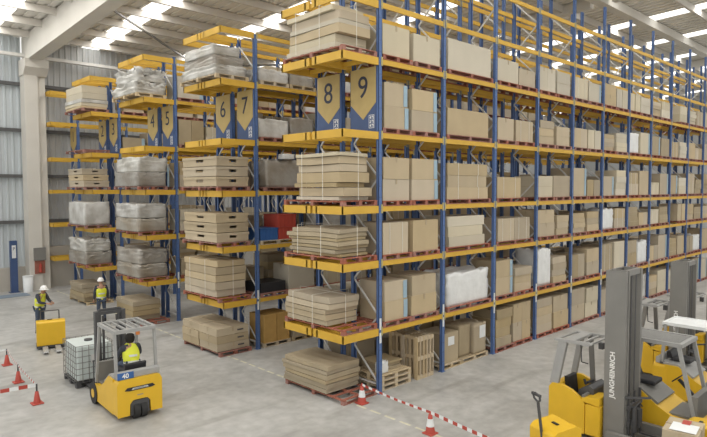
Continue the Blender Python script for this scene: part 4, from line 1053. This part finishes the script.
# ------------------------------------------------------------ reach trucks
def reach_truck(label, loc, rz, mh=3.86, group='reach trucks parked at the right', shelf=False):
    t = thing('reach_truck', label, 'reach truck', loc, rz, group)
    # +y forwards (mast side); local +x side faces the camera once turned
    W_ = .56
    prof = [(0.02, .12), (0, .3), (0, 1.02), (.08, 1.12), (.3, 1.13), (.55, 1.05), (.75, .92), (.86, .82), (.86, .12)]
    for s, nm in ((1, 'side_panel'), (-1, 'side_panel')):
        m = MB(); a, b = (W_ - .09, W_) if s > 0 else (-W_, -W_ + .09); m.prism(prof, 0, a, b); m.build(nm, TYEL, t, bevel=.02, seg=2)
    m = MB(); m.box(-W_ + .09, W_ - .09, .0, .18, .12, 1.08); m.build('rear_panel', TYEL, t, bevel=.02)
    m = MB(); m.box(-W_ + .09, W_ - .09, .18, .86, .14, .6); m.build('cabin_floor', TDARK, t)
    m = MB(); m.box(-W_, W_, .865, 1.21, .12, .82); m.build('battery_cover', TYEL, t, bevel=.02)
    m = MB(); m.prism([(.8, .95), (1.2, 1.02), (1.2, .83), (.8, .86)], 0, .05, W_ + .01); m.build('hinged_flap', TYEL, t, bevel=.01)
    m = MB(); m.box(-W_, W_, .76, .82, .93, .98) if False else m.bar((-W_, .83, 1.0), (W_, .83, .98), .06, .05); m.build('cabin_rail', TGREY, t)
    m = MB(); m.box(-.3, .12, .2, .65, .6, .74); m.prism([(.2, .7), (.32, .72), (.26, 1.2), (.16, 1.2)], 0, -.3, .12); m.build('seat', DARKP, t, bevel=.03, seg=2)
    m = MB(); m.prism([(.6, .75), (.6, 1.02), (.82, 1.16), (.95, 1.1), (.95, .8)], 0, -.4, .3); m.build('console', TDARK, t, bevel=.02)
    m = MB(); m.cyl((-.1, .68, 1.1), (-.1, .66, 1.14), .12, 16); m.cyl((.15, .7, 1.12), (.15, .66, 1.24), .03, 8); m.build('control_wheel', DARKP, t)
    # guard
    m = MB(); m.bar((W_ - .07, .1, 1.08), (W_ - .09, .3, 2.12), .1, .2); m.bar((-W_ + .07, .1, 1.08), (-W_ + .09, .3, 2.12), .1, .12); split_build(m, 'rear_pillar', TGREYL, t)
    m = MB(); m.bar((-W_ + .12, .62, .8), (-W_ + .16, .55, 2.12), .07, .1); m.bar((-.1, .98, .85), (-.1, .85, 2.12), .05, .05) if False else None; m.build('front_pillar', TGREY, t)
    m = MB(); m.tube([(-W_ + .3, .36, 2.1), (-W_ + .3, .4, 1.5), (-W_ + .17, .5, 1.45)], .014, 6); m.build('grab_handle', TDARK, t)
    m = MB(); m.prism([(.1, 2.12), (.1, 2.17), (.9, 2.2), (.98, 2.16), (.9, 2.12)], 0, -W_ + .02, -W_ + .12); m.prism([(.1, 2.12), (.1, 2.17), (.9, 2.2), (.98, 2.16), (.9, 2.12)], 0, W_ - .12, W_ - .02)
    for k in range(5): y = .12 + k * .19; m.box(-W_ + .12, W_ - .12, y, y + .06, 2.13, 2.165)
    m.box(-W_ + .12, W_ - .12, .3, .55, 2.165, 2.18); m.build('overhead_guard', TGREYL, t)
    m = MB(); m.box(-.05, .05, .93, 1.03, 1.98, 2.12); m.build('work_light', TDARK, t)
    # mast
    ym0, ym1 = 1.24, 1.68
    for x in (-.40, .40):
        s = 1 if x > 0 else -1; m = MB(); a, b = sorted((x + s * .03, x + s * .05)); m.box(a, b, ym0, ym1, .15, mh)
        c, d = sorted((x - s * .04, x + s * .03)); m.box(c, d, ym0, ym0 + .03, .15, mh); m.box(c, d, ym1 - .03, ym1, .15, mh); m.build('mast_profile', TGREY, t)
        m = MB(); c, d = sorted((x - s * .09, x - s * .045)); m.box(c, d, ym0 + .08, ym1 + .02, .2, mh + .02); m.build('inner_profile', TGREY, t)
        m = MB(); m.cyl((x - s * .15, ym0 + .16, .2), (x - s * .15, ym0 + .16, mh - .15), .035, 10); m.build('lift_cylinder', TDARK, t)
    m = MB(); m.box(-.4, .4, ym0, ym0 + .05, mh - .12, mh); m.box(-.31, .31, ym1 - .08, ym1, mh - .1, mh + .02); m.box(-.4, .4, ym0, ym0 + .05, .9, 1.0); m.box(-.4, .4, ym0, ym0 + .05, .2, .32); m.build('mast_crossbar', TGREY, t)
    m = MB()
    for x in (-.12, .12): m.box(x - .02, x + .02, ym1 - .02, ym1 - .01, .3, mh - .1)
    m.build('lift_chain', TDARK, t)
    textmesh('lettering', 'JUNGHEINRICH', .145, LETW, t, (.452, 1.42, 1.58), (PI / 2, -PI / 2, PI / 2), .002, bold=.004)
    m = MB(); m.box(-.38, .38, ym1 + .03, ym1 + .08, .5, .6); m.box(-.38, .38, ym1 + .03, ym1 + .08, .85, .95)
    for x in (-.3, 0, .3): m.box(x - .03, x + .03, ym1 + .03, ym1 + .07, .3, 1.2)
    m.bar((.42, ym1 - .05, 1.12), (.30, ym1 + .5, 1.22), .04, .04); m.build('carriage', TDARK, t)
    m = MB(); m.cyl((.2, ym1 + .12, .35), (.2, ym1 + .12, .9), .06, 10); m.cyl((-.05, ym1 + .12, .4), (-.05, ym1 + .12, .8), .08, 10); m.tube([(.2, ym1 + .14, .9), (.1, ym1 + .2, 1.0), (-.1, ym1 + .18, .85)], .015, 6); m.build('tilt_cylinder', TDARK, t)
    for x in (-.22, .22):
        m = MB(); m.box(x - .05, x + .05, ym1 + .085, ym1 + .12, .2, .62); m.box(x - .05, x + .05, ym1 + .12, ym1 + 1.1, .2, .24); m.build('fork', TDARK, t)
    for x in (-.53, .53):
        m = MB(); m.box(x - .06, x + .06, 1.34, 2.45, .16, .34); m.build('reach_leg', TGREY, t)
        m = MB(); wheel(m, x, 2.3, .15, .15, .1); m.build('load_wheel', RUB, t)
    m = MB(); wheel(m, 0, .4, .17, .17, .12); m.build('drive_wheel', RUB, t)
    return t
TB = (1.72, -4.36)
for x, y, h_, lab in ((1.72, -4.36, 3.86, 'yellow reach truck with tall grey mast, nearest of the tall-masted trucks'), (7.35, -3.85, 3.5, 'yellow reach truck with the second tall grey mast from the left'), (9.6, -4.2, 2.3, 'yellow reach truck parked farthest down the row beyond the second mast')):
    reach_truck(lab, (x, y, 0), PI, h_)
forklift('yellow forklift with grey hood and grid roof, parked right of the nearest tall mast', (2.95, -5.3, 0), PI, mh=2.2, hood=TGREY, lettering=True, sc=1.06)
forklift('parked forklift with a white roof sheet at the right edge', (5.6, -5.3, 0), PI, mh=2.1, whiteroof=True)
gpx = pallet(1.0, .9, PTAN, (1.0, -7.35, 0), 'raw pallet under the printed carton at the bottom right', 'pallets on the floor', True)
o = carton(.8, .62, .82, CARD, (1.0, -7.3, .146), 'tan carton with white and red printing at the bottom right', 'cartons on the floor', 0, rad(8))
m = MB(); m.box(-.36, .1, -.26, .2, .835, .838); m.build('white_sheet', WLAB, o)
m = MB(); m.box(.05, .3, -.1, .05, .84, .843); m.box(-.418, -.415, -.2, .1, .5, .7); m.build('print', REDP, o)
pallet_truck('yellow pallet truck cut off at the bottom right corner', (1.80, -7.75, 0), rad(180), False, s=.9, tiller=False)

# ------------------------------------------------------------ wall side things
t = thing('door_post', 'tall dark blue steel post with a white letter plate by the wall', 'post', (-2.88, 25.0, 0))
m = MB(); m.box(-.17, .17, -.12, .12, 0, 2.85); m.box(-.25, .25, -.2, .2, 0, .03); m.build('post', SIGB, t); 
m = MB(); m.box(-.1, .1, -.128, -.121, 1.9, 2.6); m.build('plate', WLAB, t); textmesh('letter', 'P', .24, LETB, t, (0, -.13, 2.4), (PI / 2, 0, 0), .001)
t = thing('waste_bin', 'white cylindrical bin standing between the blue post and the column', 'bin', (-2.3, 24.6, 0))
m = MB(); m.lathe([(.24, 0), (.26, .85), (.0, .86)], n=18); m.build('bin_body', WLAB, t); m = MB(); m.cyl((0, 0, .86), (0, 0, .9), .27, 18); m.build('lid', WLAB, t)
t = thing('fire_cabinet', 'grey and red fire point mounted on the concrete column', 'fire point', (-1.65, 24.6, .95))
m = MB(); m.box(-.3, .3, 0, .14, .75, 1.45); m.build('upper_box', TGREY, t); m = MB(); m.box(-.26, .26, .06, .14, 0, .72); m.build('backboard', PRED, t)
m = MB(); m.cyl((0, -.02, .1), (0, -.02, .52), .08, 12); m.cyl((0, -.02, .52), (0, -.02, .62), .03, 8); m.build('extinguisher', REDP, t)
m = MB(); m.box(-5.2, -2.5, 23.4, 24.3, 0, .03); tag(m.build('floor_plate', RAMP), 'blue grey steel plate lying on the floor by the left wall', 'plate')
#PRUNE
# goods that nothing in the picture shows are left out; the smallest far ones become one object each
LEFT_OUT = {'carton': [227, 228, 231, 232, 233, 234, 235, 236, 246, 249, 252, 256, 259, 260, 262, 263, 268, 269, 270, 271, 273, 281, 282, 283, 288, 291, 293, 294, 295, 296, 297, 298, 299, 303, 304, 305, 308, 309, 310, 312, 313, 314, 377, 395, 408, 421, 422, 435, 437, 439, 440, 441, 442, 443, 444, 449, 450, 451, 452, 453, 454, 456, 457, 486, 488, 502, 505, 507, 508, 514, 537, 538, 539, 542, 543], 'pallet': [146, 165, 167, 173, 174, 184, 187, 190, 191, 192, 197, 198, 202, 203, 204, 211, 221, 263, 271, 272, 292, 294, 297, 298, 301, 302, 303, 304, 315, 329], 'wrapped_bundle': [24, 25, 27, 38]}
FAR = {'carton': [99, 121, 122, 157, 158, 159, 162, 193, 199, 201, 205, 208, 211, 212, 214, 215, 216, 217, 218, 219, 220, 222, 223, 224, 225, 226, 229, 230, 238, 240, 242, 243, 244, 245, 247, 248, 250, 251, 253, 254, 255, 257, 258, 261, 265, 266, 272, 274, 275, 279, 280, 284, 285, 286, 289, 290, 292, 300, 302, 306, 311, 315, 316, 317, 318, 319, 320, 326, 327, 328, 329, 331, 333, 334, 336, 337, 338, 340, 342, 344, 345, 346, 347, 348, 349, 350, 351, 356, 358, 359, 360, 361, 362, 363, 364, 365, 368, 370, 373, 374, 375, 376, 378, 381, 384, 385, 386, 390, 391, 392, 394, 396, 397, 399, 401, 402, 403, 404, 405, 406, 407, 409, 412, 414, 424, 428, 429, 431, 432, 433, 434, 436, 438, 445, 446, 447, 448, 455, 459, 466, 467, 468, 475, 478, 479, 480, 481, 482, 483, 484, 485, 487, 489, 490, 491, 492, 496, 497, 498, 499, 500, 501, 503, 504, 506, 513, 515, 516, 519, 522, 523, 524, 525, 526, 527, 532, 533, 536, 540, 541, 545, 546, 547, 549, 550, 551, 553], 'pallet': [141, 145, 149, 150, 151, 158, 159, 160, 164, 166, 168, 175, 176, 177, 178, 183, 185, 186, 196, 201, 207, 208, 209, 210, 222, 224, 231, 232, 233, 234, 238, 241, 242, 243, 244, 251, 252, 253, 254, 261, 262, 264, 270, 273, 279, 285, 288, 290, 293, 299, 300, 308, 316, 317, 318, 320, 325, 326, 327, 346, 369, 370, 371]}
def nm(k, i): return k if i == 0 else '%s.%03d' % (k, i)
bpy.context.view_layer.update()
for k, L in LEFT_OUT.items():
    for i in L:
        o = bpy.data.objects.get(nm(k, i))
        for c in list(o.children): bpy.data.objects.remove(c)
        bpy.data.objects.remove(o)
for k, L in FAR.items():
    V_ = []; F_ = []; MI = []; mats = []
    for i in L:
        o = bpy.data.objects.get(nm(k, i))
        for q in [o] + list(o.children):
            if q.data is None: continue
            b0 = len(V_); mw = q.matrix_world; V_ += [tuple(mw @ v.co) for v in q.data.vertices]
            mm = []
            for mt in q.data.materials:
                if mt not in mats: mats.append(mt)
                mm.append(mats.index(mt))
            for p in q.data.polygons: F_.append([b0 + j for j in p.vertices]); MI.append(mm[p.material_index])
        for c in list(o.children): bpy.data.objects.remove(c)
        bpy.data.objects.remove(o)
    if not V_: continue
    me = bpy.data.meshes.new(k + '_far'); me.from_pydata(V_, [], F_)
    for mt in mats: me.materials.append(mt)
    me.polygons.foreach_set('material_index', MI); me.update()
    tag(inst(k, me), {'carton': 'many small tan cartons glimpsed far along and deep inside the racks', 'pallet': 'many pallets glimpsed deep inside the racks under other goods'}[k], {'carton': 'box', 'pallet': 'pallet'}[k], kind='stuff')
